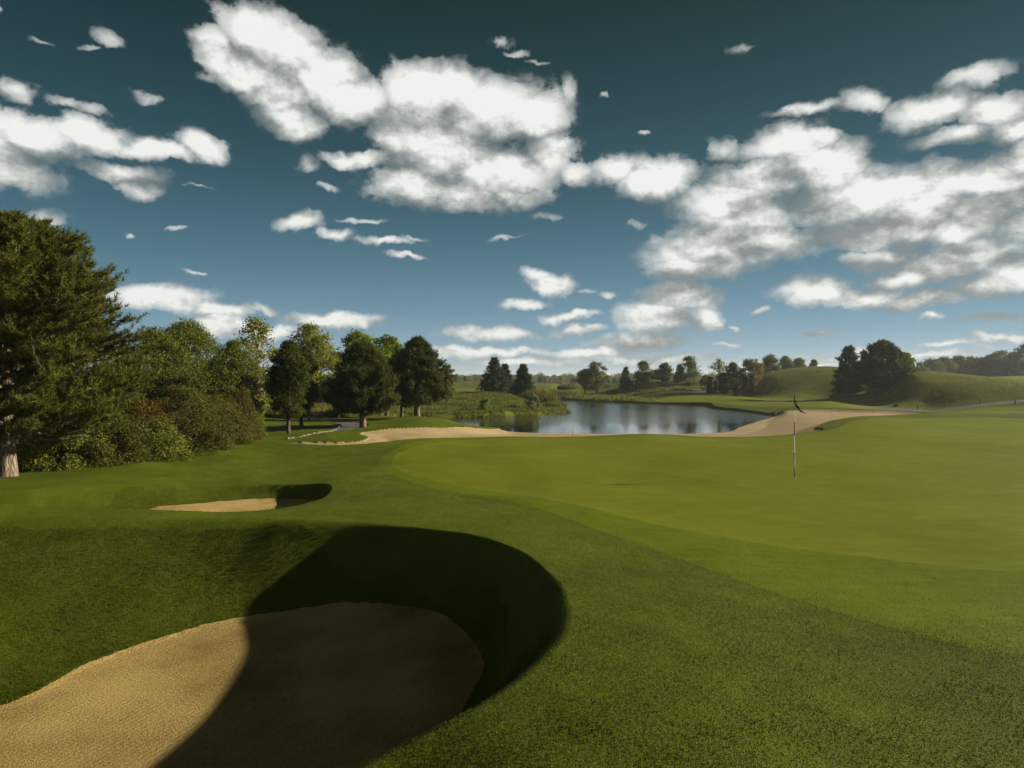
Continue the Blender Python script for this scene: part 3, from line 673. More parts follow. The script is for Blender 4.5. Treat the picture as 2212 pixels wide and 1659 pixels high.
# --- thicket of shrubs
SH = [(60, 20.5, 905, 2.7, 'leaf_bush_green', 'green leafy shrub right behind the trunk of the huge pine'),
      (150, 20.6, 900, 2.6, 'leaf_bush_green', 'yellow-green shrub low in the thicket beside the huge pine trunk'),
      (235, 21.5, 890, 2.8, 'leaf_bush', 'brownish shrub under the right branches of the huge pine'),
      (300, 23.0, 855, 2.4, 'leaf_rust', 'rust-brown shrub, reddest of the thicket'),
      (330, 22.6, 900, 2.2, 'leaf_bush_green', 'low yellow-green shrub at the front edge of the thicket'),
      (395, 24.5, 830, 3.4, 'leaf_bush', 'big rounded olive-brown shrub in the middle of the thicket'),
      (470, 27.0, 850, 2.6, 'leaf_bush', 'olive-brown shrub sloping down towards the shaded lawn'),
      (520, 29.0, 842, 1.7, 'leaf_rust', 'tall brown-tinged shrub at the right end of the thicket'),
      (548, 30.5, 885, 1.1, 'leaf_bush_green', 'small green shrub, last one of the thicket beside the lawn'),
      (-40, 22, 880, 3.0, 'leaf_bush_green', 'green shrub cut by the left edge behind the huge pine'),
      (510, 28.0, 905, 1.5, 'leaf_bush', 'low brown shrub at the foot of the right end of the thicket'),
      (425, 25.2, 905, 2.2, 'leaf_bush', 'low brown shrub along the lawn below the big rounded one')]
for px, d, top, w_, mt, lb in SH:
    h = hgt(d, top, px=px)
    o = broadleaf('shrub', h, w_, 0.02, mt, 'bark_dark', 'bush', clumps=int(48 * w_), nleaf=105, leaf=0.066, clump=0.62 / w_, fill=0.55, trunk_r=0.03, stems=3, limb_n=16)
    place(o, px, d, lb, 'shrub', 'shrubs of the thicket on the left')

# --- conifers on the peninsula
for px, d, top, w_, lb in [(1068, 92, 770, 4.9, 'tallest blue-green spruce on the grassy peninsula'), (1091, 97, 784, 3.0, 'blue-green spruce close behind the tallest one on the peninsula'), (1130, 86, 785, 3.4, 'separate blue-green spruce nearest the water on the peninsula')]:
    zb = h1(X(px, d), d); bb = Z(862 if px > 1100 else 858, d)
    o = spruce('spruce_tree', hgt(d, top, px=px), w_, layers=30, per=13, tuft=0.42, nn=15, nw=0.075)
    place(o, px, d, lb, 'tree', 'spruces on the grassy peninsula', dz=-0.1)
# --- beyond the pond
for px, d, top, w_, lb in [(1352, 138, 792, 2.9, 'small lone dark spruce on the far bank'), (1468, 142, 787, 3.0, 'dark spruce touching the tall green tree on the far bank'), (1416, 150, 800, 2.2, 'smallest spruce between the green trees of the far bank')]:
    o = spruce('spruce_tree', hgt(d, top, px=px), w_, layers=20, per=9, tuft=0.5, nn=12, nw=0.12)
    place(o, px, d, lb, 'tree')
FAR = [('round_tree', 1288, 132, 779, 4.6, 1.2, 'leaf_autumn', 'round', 'large round bronze-green tree on the far shore'),
       ('round_tree', 1263, 134, 797, 3.6, 1.2, 'leaf_autumn', 'round', 'smaller round tree leaning against the large bronze-green one'),
       ('oak_tree', 1390, 136, 779, 4.6, 0.6, 'leaf_mid', 'upright', 'wide green tree right of the small lone spruce'),
       ('oak_tree', 1437, 139, 782, 3.7, 0.9, 'leaf_mid', 'oval', 'narrower green tree in the middle of the far bank row'),
       ('oak_tree', 1490, 136, 767, 5.0, 0.5, 'leaf_mid', 'upright', 'tallest green tree of the far bank row'),
       ('oak_tree', 1583, 124, 782, 3.6, 0.3, 'leaf_dark', 'oval', 'dark green tree left of the golden tree'),
       ('oak_tree', 1562, 121, 804, 2.6, 0.2, 'leaf_dark', 'oval', 'low dark tree under the bare-topped yellow tree'),
       ('oak_tree', 1665, 150, 764, 4.6, 0.6, 'leaf_mid', 'upright', 'tall ragged green tree behind the left shoulder of the hill'),
       ('oak_tree', 1697, 160, 767, 4.0, 0.6, 'leaf_mid', 'oval', 'second green tree behind the hill, right of the ragged one'),
       ('oak_tree', 1725, 162, 772, 4.2, 0.6, 'leaf_olive', 'broad', 'third and yellower green tree behind the hill crest'),
       ('oak_tree', 1758, 164, 776, 2.6, 0.4, 'leaf_mid', 'oval', 'small green tree alone on the skyline left of the two pines'),
       ('oak_tree', 1645, 158, 786, 3.4, 0.5, 'leaf_autumn', 'oval', 'bronze tree between the golden tree and the ragged green one'),
       ('oak_tree', 1945, 100, 758, 4.0, 0.6, 'leaf_olive', 'round', 'light olive leafy tree behind the right pine of the hill')]
for nme, px, d, top, w_, base, mt, prof, lb in FAR:
    o = broadleaf(nme, hgt(d, top, px=px), w_, base, mt, 'bark_dark', prof, clumps=50, nleaf=120, leaf=0.25, clump=0.38, sparse=0.3, fill=0.35, limb_n=24)
    place(o, px, d, lb, 'tree')
o = broadleaf('willow_tree', hgt(122, 771, px=1622), 4.6, 0.7, 'leaf_gold', 'bark_dark', 'round', clumps=80, nleaf=70, leaf=0.28, clump=0.3, sparse=0.2)
place(o, 1620, 122, 'golden-orange autumn tree behind the dark columnar cypresses', 'tree')
o = broadleaf('ash_tree', hgt(126, 773, px=1553), 4.6, 0.8, 'leaf_yellow', 'bark_pale', 'oval', clumps=80, nleaf=18, leaf=0.26, clump=0.34, sparse=0.5, limb_n=60)
place(o, 1553, 126, 'half-bare yellow tree with many thin upright branches', 'tree')
o = broadleaf('shrub', hgt(128, 812, px=1527), 2.6, 0.05, 'leaf_gold', 'bark_dark', 'bush', clumps=40, nleaf=60, leaf=0.25, clump=0.36)
place(o, 1525, 130, 'orange autumn shrub at the left end of the cypress group', 'shrub')
cyp = broadleaf('cypress_tree', 4.6, 1.5, 0.02, 'leaf_cypress', 'bark_dark', 'cone', clumps=90, nleaf=60, leaf=0.22, clump=0.42, fill=0.3)
CY = [(1624, 117, 812, 1.05, 'tallest dark columnar cypress at the foot of the hill'), (1610, 121, 812, .9, 'columnar cypress close behind the tallest one'),
      (1589, 117, 828, .9, 'short columnar cypress standing apart in the middle'), (1533, 120, 812, 1.1, 'columnar cypress at the left end beside the path'),
      (1545, 122, 822, .9, 'columnar cypress second from the left beside the path')]
for i, (px, d, top, sw, lb) in enumerate(CY):
    o = cyp if i == 0 else copy_tree(cyp)
    s = hgt(d, top, px=px) / 4.6
    place(o, px, d, lb, 'tree', 'columnar cypresses at the foot of the hill', s=(sw * .95, sw * .95, s), dz=-0.1)
o = pine('pine_tree', hgt(96, 752, px=1832), 4.7, 0.3, 'needle_dark', 'bark_dark', nb=56, tuft=0.36, nn=10, nw=0.09, twigs=5, top_round=0.3, jit=0.65)
place(o, 1834, 97, 'left and narrower of the two dark pines on the hillside', 'tree')
o = pine('pine_tree', hgt(94, 746, px=1895), 7.4, 0.4, 'needle_dark', 'bark_dark', nb=105, tuft=0.38, nn=11, nw=0.09, twigs=6, top_round=0.45, jit=0.65)
place(o, 1908, 94, 'right, broader and taller of the two dark pines on the hillside', 'tree')
for px, d, w_, top, lb in [(1985, 190, 6, 790, 'low distant tree right of the broad hillside pine'), (2010, 215, 9, 770, 'first rounded tree of the row on the right ridge'), (2040, 222, 9, 768, 'second rounded tree of the row on the right ridge'),
                           (2068, 226, 8, 766, 'third tree of the ridge row, slightly sunken'), (2095, 226, 8, 768, 'fourth tree of the ridge row'), (2118, 225, 9, 765, 'fifth tree of the ridge row'),
                           (2140, 222, 8, 762, 'sixth tree of the ridge row, before the taller ones'), (2165, 220, 10, 754, 'tall rounded tree of the ridge row near the right edge'), (2190, 218, 9, 757, 'tree between the tall ridge tree and the right edge'),
                           (2214, 212, 9, 738, 'tallest ridge tree cut by the right edge'), (2055, 240, 9, 772, 'tree behind the second and third of the ridge row'), (2128, 240, 9, 770, 'tree behind the fifth and sixth of the ridge row')]:
    o = broadleaf('oak_tree', hgt(d, top, px=px), w_, 0.3, 'leaf_mid' if px % 2 == 0 else 'leaf_olive', 'bark_dark', 'round' if px % 3 else 'broad', clumps=70, nleaf=70, leaf=0.5, clump=0.3)
    place(o, px, d, lb, 'tree', 'row of trees on the right ridge', dz=-0.3)

# --- mid-distance trees across the fairway
protos = [broadleaf('oak_tree', 8, 7, 0.8, m_, 'bark_dark', p_, clumps=60, nleaf=55, leaf=0.65, clump=0.34) for m_, p_ in (('leaf_mid', 'round'), ('leaf_olive', 'oval'), ('leaf_dark', 'upright'), ('leaf_autumn', 'round'), ('leaf_bright', 'oval'))]
MIDT = [(1005, 260, 812, 0, 'distant green tree in the gap right of the small round tree'), (985, 240, 808, 3, 'distant bronze tree just right of the dark pines by the pond'), (1030, 300, 813, 4, 'distant pale green tree left of the tallest spruce'),
        (1212, 330, 812, 4, 'bright distant tree low behind the fairway, far left of the round bronze tree'), (1168, 310, 811, 0, 'distant tree right of the separate spruce'), (1178, 330, 814, 1, 'distant olive tree beside it, slightly lower'),
        (1315, 210, 818, 4, 'pale green distant tree right of the large round tree'), (1328, 240, 816, 1, 'olive distant tree left of the small lone spruce'), (1238, 300, 816, 2, 'dark distant tree left of the round bronze trees')]
used = set()
for px, d, top, k, lb in MIDT:
    o = protos[k] if k not in used else copy_tree(protos[k]); used.add(k)
    s = hgt(d, top, px=px) / 8
    place(o, px, d, lb, 'tree', 'scattered trees beyond the far fairway', s=(s * rng.uniform(.8, 1.1), s * .9, s))

# --- the far wood on the horizon: one mass
def wood(name, label, pxs, d0, d1, hmin, hmax, count, mat, leaf):
    P_ = []; S_ = []
    for i in range(count):
        px = rng.uniform(*pxs); d = rng.uniform(d0, d1); x = X(px, d)
        hh = rng.uniform(hmin, hmax) * (0.85 + 0.3 * vnoise(np.array([px * 0.02]), np.array([3.3]))[0]); z0 = -2.5
        n = 200; dd = rdir(n); rr = rng.random(n) ** 0.35
        P_.append(np.stack([x + dd[:, 0] * hh * .42 * rr, d + dd[:, 1] * hh * .42 * rr, z0 + hh * 0.55 + dd[:, 2] * hh * .45 * rr], 1)); S_.append(np.full(n, leaf) * rng.uniform(.6, 1.3, n))
    P_ = np.concatenate(P_); S_ = np.concatenate(S_)
    gl = Geo(); gl.add(*leaves(P_, unit(rdir(len(P_)) + [0, -.3, .5]), S_, 0.8)); o = gl.build(name, M[mat]); tag(o, label, 'wood', kind='stuff')
wood('far_wood', 'continuous wood along the horizon, green and brownish crowns', (300, 1750), 420, 520, 5.5, 8.0, 900, 'leaf_mid', 0.8)
wood('far_wood', 'darker wood forming the skyline behind the front line of the horizon wood', (-100, 2300), 560, 700, 8, 10.6, 900, 'leaf_dark', 1.0)

# ------------------------------------------------------------------ grasses
def blades(x, y, z, h, w_, lean=0.5, tip=True):
    n = len(x); base = np.stack([x, y, z], 1)
    d = rdir(n); d[:, 2] = 0; d = unit(d); ln = rng.uniform(0, lean, n)[:, None]
    side = unit(np.cross(d, [0, 0, 1.0]) + rdir(n) * .3) * (w_ * rng.uniform(.7, 1.3, n))[:, None] * .5
    hv = (h * rng.uniform(.55, 1.25, n))[:, None]
    mid_ = base + np.array([0, 0, 1.]) * hv * .55 + d * hv * ln * .3
    top = base + np.array([0, 0, 1.]) * hv * (1 - 0.25 * ln) + d * hv * ln
    v = np.stack([base - side, base + side, mid_ + side * .8, top, mid_ - side * .8], 1).reshape(-1, 3)
    k = np.arange(n)[:, None] * 5
    f = np.concatenate([k + [0, 1, 2], k + [0, 2, 4], k + [4, 2, 3]])
    return v, f
M['blade'] = leaf_mat('grass_blades', (0.066, 0.090, 0.006), (0.104, 0.132, 0.009), (0.165, 0.194, 0.024), 0.2, 1.4, 0.6, 0.1)
M['blade_f'] = leaf_mat('fringe_blades', (0.064, 0.088, 0.003), (0.082, 0.108, 0.004), (0.104, 0.130, 0.007), 0.3, 1.4, 0.55, 0.3)
M['blade_face'] = leaf_mat('shaded_face_blades', (0.038, 0.050, 0.004), (0.062, 0.078, 0.006), (0.110, 0.126, 0.015), 0.2, 1.4, 0.6, 0.08)  # blade colour darkened as well, to carry the dimmer light on the faces
for k_ in ('blade', 'blade_f', 'blade_face'):      # blades shade with the lie of the turf they grow from
    nt = M[k_].node_tree; an = N(nt, 'ShaderNodeAttribute'); an.attribute_name = 'turf_normal'
    ge = N(nt, 'ShaderNodeNewGeometry'); mx = N(nt, 'ShaderNodeMix', data_type='VECTOR'); mx.inputs[0].default_value = 0.82
    L(nt, ge.outputs['Normal'], mx.inputs[4]); L(nt, an.outputs['Vector'], mx.inputs[5])
    nz = N(nt, 'ShaderNodeVectorMath', operation='NORMALIZE'); L(nt, mx.outputs[1], nz.inputs[0])
    for n_ in nt.nodes:
        if n_.type in ('BSDF_PRINCIPLED', 'BSDF_TRANSLUCENT'): L(nt, nz.outputs[0], n_.inputs['Normal'])
def lawn(name, label, n, d0, d1, h, w0, mat, accept, dfar):
    u = rng.random(n); d = np.exp(math.log(d0) + (math.log(d1) - math.log(d0)) * u); th = rng.uniform(-.69, .69, n)
    x = np.sin(th) * d; y = np.cos(th) * d
    ok = accept(x, y) & (rng.random(n) < 1 - sstep(dfar * .4, dfar, d)); x = x[ok]; y = y[ok]; d = d[ok]
    z = height(x, y)
    wz_ = w0 * (d / 3.5) ** 0.45
    g = Geo(); g.add(*blades(x, y, z - 0.004, h * (0.8 + .5 * vnoise(x * 3, y * 3)), wz_)); o = g.build(name, M[mat]); tag(o, label, 'grass', kind='stuff')
    e = 0.08; gn = unit(np.stack([(z - height(x + e, y)) / e, (z - height(x, y + e)) / e, np.ones(len(x))], 1))
    at = o.data.attributes.new('turf_normal', 'FLOAT_VECTOR', 'POINT'); at.data.foreach_set('vector', np.repeat(gn, 5, 0).astype(np.float32).ravel())
def in_rough(x, y):
    return (sdf(BIG_S, x, y, 1) < -0.0) & (sdf(MID_S, x, y, 1) < 0) & (sdf(FRINGE, x, y, 1) < 0.5 * rng.random(len(x)) ** 2) & (sdf(GREEN, x, y, 1) < 0) & (sdf(SANDB, x, y, 1) < 0)
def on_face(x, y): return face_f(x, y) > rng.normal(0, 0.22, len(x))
lawn('rough_grass', 'short green turf of the rough around the two front bunkers', 640000, 2.3, 20, 0.014, 0.0032, 'blade', lambda x, y: in_rough(x, y) & ~on_face(x, y), 20)
lawn('shaded_face_grass', 'longer turf with painted-in slope shade on the steep faces of the two front bunkers', 300000, 4.5, 19, 0.026, 0.0045, 'blade_face', lambda x, y: in_rough(x, y) & on_face(x, y), 30)
lawn('fringe_grass', 'lighter close-cut turf of the band around the putting green', 110000, 3.5, 18, 0.012, 0.0040, 'blade_f', lambda x, y: (sdf(FRINGE, x, y, 1) > 0) & (sdf(GREEN, x, y, 1) < 0), 18)

def tall(name, label, poly, n, h, w_, mat, cond=None):
    poly = np.array(poly, float); lo = poly.min(0); hi = poly.max(0)
    x = rng.uniform(lo[0], hi[0], n); y = rng.uniform(lo[1], hi[1], n)
    ok = (sdf(poly, x, y, 1) > 0) & (sdf(POND, x, y, 2) < 0.15) & (fbm(x * .5, y * .5, 3) > -0.2)
    x = x[ok]; y = y[ok]; z = height(x, y)
    g = Geo(); g.add(*blades(x, y, z - .02, h * (0.6 + .8 * vnoise(x * .7, y * .7)), w_)); o = g.build(name, M[mat]); tag(o, label, 'grass', kind='stuff')
tall('tall_grass', 'wild green grass covering the peninsula bank', PEN, 72000, 0.26, 0.05, 'tallgreen')
tall('tall_grass', 'dry straw-coloured grass among the green on the peninsula', PEN, 14000, 0.36, 0.045, 'straw')
tall('tall_grass', 'brownish wild grass on the hummock below the far bank trees', HUM, 30000, 0.45, 0.09, 'straw')
tall('tall_grass', 'brown-green grass and weeds along the dark far shore', BNK, 14000, 0.5, 0.09, 'tallgreen')
tall('tall_grass', 'pale unmown grass in the shade beyond the cart path', LFT, 26000, 0.3, 0.06, 'straw')
HIL = [(X(1640, 112), 112), (X(1670, 127), 127), (X(1790, 124), 124), (X(1960, 95), 95), (X(2212, 80), 80), (X(2212, 68), 68), (X(2060, 74), 74), (X(1900, 90), 90), (X(1760, 102), 102)]
tall('tall_grass', 'thin pale tufts of unmown grass on the hillside', HIL, 16000, 0.12, 0.07, 'tallgreen')
def clump(name, label, px, d, h, w_, n, mat, group=None):
    x0 = X(px, d); a = rng.uniform(0, 6.28, n); r = np.sqrt(rng.random(n)) * w_ / 2
    x = np.cos(a) * r; y = np.sin(a) * r; z0 = h1(x0, d)
    g = Geo(); g.add(*blades(x, y, np.full(n, -.05), h * (1.1 - (r / (w_ / 2)) ** 2 * .45), 0.05 + h * .03, 0.5)); o = g.build(name, M[mat]); o.location = (x0, d, z0); tag(o, label, 'reeds', group)
clump('reed_clump', 'golden reed bed at the tip of the peninsula behind the silvery bush', 1165, 84, 1.6, 5.0, 3500, 'straw')
clump('reed_clump', 'low brown reeds on the narrow end of the peninsula', 1196, 79, .8, 3.0, 1200, 'straw')
clump('reed_clump', 'dark green reed patch on the far fairway', 1228, 168, 1.5, 5.5, 1600, 'tallgreen')
clump('reed_clump', 'low brown bush-like reeds at the left end of the far shore', 1195, 124, 1.2, 4.0, 1500, 'tallgreen')
clump('reed_clump', 'brown weeds right of the low reeds on the far shore', 1225, 122, 1.2, 4.5, 1500, 'straw')
o = broadleaf('shrub', 1.75, 2.0, 0.05, 'leaf_silver', 'bark_dark', 'bush', clumps=26, nleaf=50, leaf=0.17, clump=0.4, sparse=.3)
place(o, 1154, 69.5, 'silvery light green bush at the water edge of the peninsula', 'shrub')
o = broadleaf('shrub', 1.3, 1.5, 0.05, 'leaf_bright', 'bark_dark', 'bush', clumps=26, nleaf=50, leaf=0.15, clump=0.4)
place(o, 1048, 66.5, 'small yellow-green bush on the peninsula slope below the tallest spruce', 'shrub')
for px, d, s in ((1276, 140, 1.0), (1310, 138, 1.1), (1298, 143, .9)):
    pass
o = broadleaf('shrub', 1.1, 3.4, 0.05, 'leaf_silver', 'bark_dark', 'bush', clumps=26, nleaf=40, leaf=0.25, clump=0.4, sparse=.3)
place(o, 1308, 148, 'pale whitish bush under the trees right of the round bronze tree', 'shrub')
o = broadleaf('shrub', 1.0, 1.4, 0.05, 'leaf_olive', 'bark_dark', 'bush', clumps=26, nleaf=50, leaf=0.13, clump=0.4)
place(o, 728, 47, 'small round shrub in the unmown grass beyond the path bend', 'shrub')

# ------------------------------------------------------------------ flagstick, stakes, posts, kerb, leaf
M['black'] = plain_mat('black_paint', (0.012, 0.012, 0.012), 0.45, 30, 0.2)
M['white'] = plain_mat('white_paint', (0.62, 0.60, 0.55), 0.5, 30, 0.1)
M['red'] = plain_mat('red_stake_paint', (0.42, 0.05, 0.02), 0.6, 20, 0.2)
M['wood'] = plain_mat('weathered_wood', (0.06, 0.045, 0.03), 0.8, 20, 0.3)
M['flag_b'] = plain_mat('black_cloth', (0.012, 0.013, 0.016), 0.8, 60, 0.2)
M['flag_w'] = plain_mat('white_cloth', (0.50, 0.49, 0.45), 0.8, 60, 0.1)
fx, fd = X(1716, 18.1), 18.1
fz = h1(fx, fd); fh = Z(855, fd) - fz
flag = empty('flagstick', (fx, fd, fz)); tag(flag, 'black and white flagstick with a limp chequered flag in the hole of the green', 'golf flag')
def rev(name, prof, mats, parent, sides=14, idx=None, loc=None):
    v = []; f = []; mi = []
    for r, z in prof: v += [(math.cos(2 * math.pi * s / sides) * r, math.sin(2 * math.pi * s / sides) * r, z) for s in range(sides)]
    for i in range(len(prof) - 1):
        for s in range(sides): f.append((i * sides + s, i * sides + (s + 1) % sides, (i + 1) * sides + (s + 1) % sides, (i + 1) * sides + s)); mi.append(idx[i] if idx else 0)
    return np_mesh(name, v, f, 4, mats, parent, True, loc, mi)
B = [(-0.12, 1), (0.30 * fh, 0), (0.515 * fh, 1), (0.685 * fh, 0), (0.80 * fh, 1), (fh, 1)]
prof = [(0.009, -0.12)]; ids = []
cuts = [(-.12, .305 * fh, 0), (.305 * fh, .515 * fh, 1), (.515 * fh, .685 * fh, 0), (.685 * fh, .82 * fh, 1), (.82 * fh, fh, 0)]
prof = []; ids = []
for z0, z1, c in cuts:
    r = 0.013 if z0 < .3 * fh else 0.011
    prof += [(r, z0), (r, z1)]; ids += [c, c]
prof += [(0.013, fh), (0.013, fh + .02), (0.004, fh + .03)]; ids = ids[:-1] + [0, 0, 0, 0]
ids = ids[:len(prof) - 1]
rev('pole', prof, [M['black'], M['white']], flag, 12, ids)
# limp cloth: hangs from the hoist in folds, free corner low
nu, nv = 16, 30; v = []; 
for i in range(nu + 1):
    u = i / nu
    for j in range(nv + 1):
        t = j / nv
        drop = 0.36 * t + u * (0.42 + 0.06 * math.sin(5 * t)) * (1 - 0.25 * t)
        out_ = 0.012 + u * 0.20 * (0.25 + 0.85 * min(1, t * 1.3)) 
        fold = 0.045 * math.sin(u * 9 + t * 2.0) * u ** 0.5
        v.append((out_ * 0.85, fold + out_ * -0.75, fh - 0.02 - drop * 0.72))
f = [(i * (nv + 1) + j, (i + 1) * (nv + 1) + j, (i + 1) * (nv + 1) + j + 1, i * (nv + 1) + j + 1) for i in range(nu) for j in range(nv)]
mi = [((i * 2 // nu) + (j * 3 // nv)) % 2 for i in range(nu) for j in range(nv)]
np_mesh('flag', v, f, 4, [M['flag_b'], M['flag_w']], flag, True, None, mi)
cup = rev('hole_cup', [(0.054, -0.10), (0.054, 0.004), (0.058, 0.006), (0.062, 0.002)], [M['white'], M['black']], None, 24, [1, 0, 0], (fx, fd, fz)); tag(cup, 'round hole in the green at the foot of the flagstick', 'golf hole')
disc = [(math.cos(a) * .053, math.sin(a) * .053, 0.005) for a in np.linspace(0, 2 * math.pi, 24, endpoint=False)]
# black disc closing the cup, painted stand-in for the shade inside the hole
np_mesh('hole_shade_disc', disc + [(0, 0, 0.004)], [(i, (i + 1) % 24, 24) for i in range(24)], 3, M['black'], cup)

def stake(h, r, mat):
    return rev('stake', [(r * .8, -0.15), (r, 0.02), (r, h - r), (r * .8, h - r * .3), (r * .3, h)], M[mat], None, 8)
ST = [(1021, 41.5, .30, .022, 'red boundary stake on the sand at the near left corner of the pond'), (1237, 44, .28, .018, 'red stake at the sandy shore in front of the open water'),
      (1550, 47, .26, .020, 'red stake where the sandy shore starts to turn away from the pond'), (1663, 62, .30, .03, 'red stake at the sandy tip right of the pond'),
      (1681, 70, .42, .04, 'orange-red stake on the grass bank above the sandy tip'), (845, 46, .26, .03, 'red stake between the path bend and the forked pine'),
      (732, 45.5, .22, .03, 'red stake beyond the far edge of the cart path'), (1353, 104, .45, .05, 'tiny red stake on the mown far shore')]
base_st = None
for px, d, h, r, lb in ST:
    o = stake(h, r, 'red'); o.location = (X(px, d), d, h1(X(px, d), d)); o.rotation_euler = (0, 0.06, 0.4)
    tag(o, lb, 'stake', 'red stakes around the pond')
for px, d, lb in [(1982, 75.5, 'dark fence post of the line below the hill, farthest left'), (2041, 73, 'dark fence post of the line below the hill, second from the left'), (2119, 69.5, 'dark fence post of the line below the hill, third from the left'), (2193, 66, 'dark fence post of the line below the hill, nearest the right edge')]:
    t = empty('fence_post', (X(px, d), d, h1(X(px, d), d))); tag(t, lb, 'post', 'posts along the path below the hill')
    rev('post', [(.055, -.2), (.055, .42), (.04, .45), (.005, .46)], M['wood'], t, 8)
    rev('rope_ring', [(.058, .34), (.07, .35), (.07, .37), (.058, .38)], M['black'], t, 8)
def rbox(name, sx, sy, sz, mat, loc, bev=.02, rz=0):
    import bmesh
    bm = bmesh.new(); bmesh.ops.create_cube(bm, size=1.0)
    for v_ in bm.verts: v_.co = Vector((v_.co.x * sx * (1 + .05 * v_.co.y), v_.co.y * sy, (v_.co.z + .5) * sz))
    bmesh.ops.bevel(bm, geom=list(bm.edges), offset=bev, segments=2, affect='EDGES')
    me = bpy.data.meshes.new(name); bm.to_mesh(me); bm.free(); me.materials.append(M[mat])
    o = bpy.data.objects.new(name, me); col.objects.link(o); o.location = loc; o.rotation_euler = (0, 0, rz); return o
o = rbox('marker_box', .5, .3, .22, 'black', (X(1935, 79), 79, h1(X(1935, 79), 79) - .02), .04); tag(o, 'small black box on the path edge below the hill', 'box')
# kerb stones along the inner edge of the cart path
kp = spline([G(619, 948.5, .03), G(660, 940.5, .03), G(691, 935.5, .03), G(716, 930, .03), G(732, 923.5, .03), G(732, 918, .03), G(722, 914.5, .03)], 5, closed=False)
k = 0
for i in range(len(kp) - 1):
    a_, b_ = kp[i], kp[i + 1]; l = np.hypot(*(b_ - a_)); c = (a_ + b_) / 2
    o = rbox('kerb_stone', l * .9, rng.uniform(.10, .17), rng.uniform(.05, .10), 'kerb', (c[0], c[1], h1(c[0], c[1]) - .02), .02, math.atan2(b_[1] - a_[1], b_[0] - a_[0]) + rng.uniform(-.06, .06))
    tag(o, 'rough pale kerb stone in the row edging the lawn side of the cart path', 'kerb stone', 'kerb stones beside the cart path')
# fallen leaf
lx, ly = 0.72 * 0 + X(1022, 4.6), 4.6
lv = []; 
for i in range(9):
    t = i / 8; wd = .028 * math.sin(math.pi * t) ** .7
    lv += [(t * .08 - .04, -wd, .014 + .012 * math.sin(t * 3)), (t * .08 - .04, 0, .006), (t * .08 - .04, wd, .016)]
lf = [(i * 3 + s, i * 3 + s + 1, (i + 1) * 3 + s + 1, (i + 1) * 3 + s) for i in range(8) for s in range(2)]
o = np_mesh('fallen_leaf', lv, lf, 4, M['leaf_rust'], None, True, (lx, ly, h1(lx, ly) + .02)); o.rotation_euler = (.2, .5, .8); tag(o, 'small dry brown leaf lying on the grass right of the front bunker', 'leaf')

# ------------------------------------------------------------------ sky, clouds, sun
w = bpy.data.worlds.new('World'); scene.world = w; w.use_nodes = True
nt = w.node_tree; nt.nodes.clear()
wout = N(nt, 'ShaderNodeOutputWorld'); bg = N(nt, 'ShaderNodeBackground'); L(nt, bg.outputs[0], wout.inputs[0])
bg.inputs[1].default_value = 0.07
w.cycles.sampling_method = 'MANUAL'; w.cycles.sample_map_resolution = 256
sky = N(nt, 'ShaderNodeTexSky', sky_type='NISHITA'); sky.sun_disc = False
sky.sun_elevation = SUN_EL; sky.sun_rotation = SUN_AZ
sky.air_density = 1.0; sky.dust_density = 0.6; sky.ozone_density = 2.0
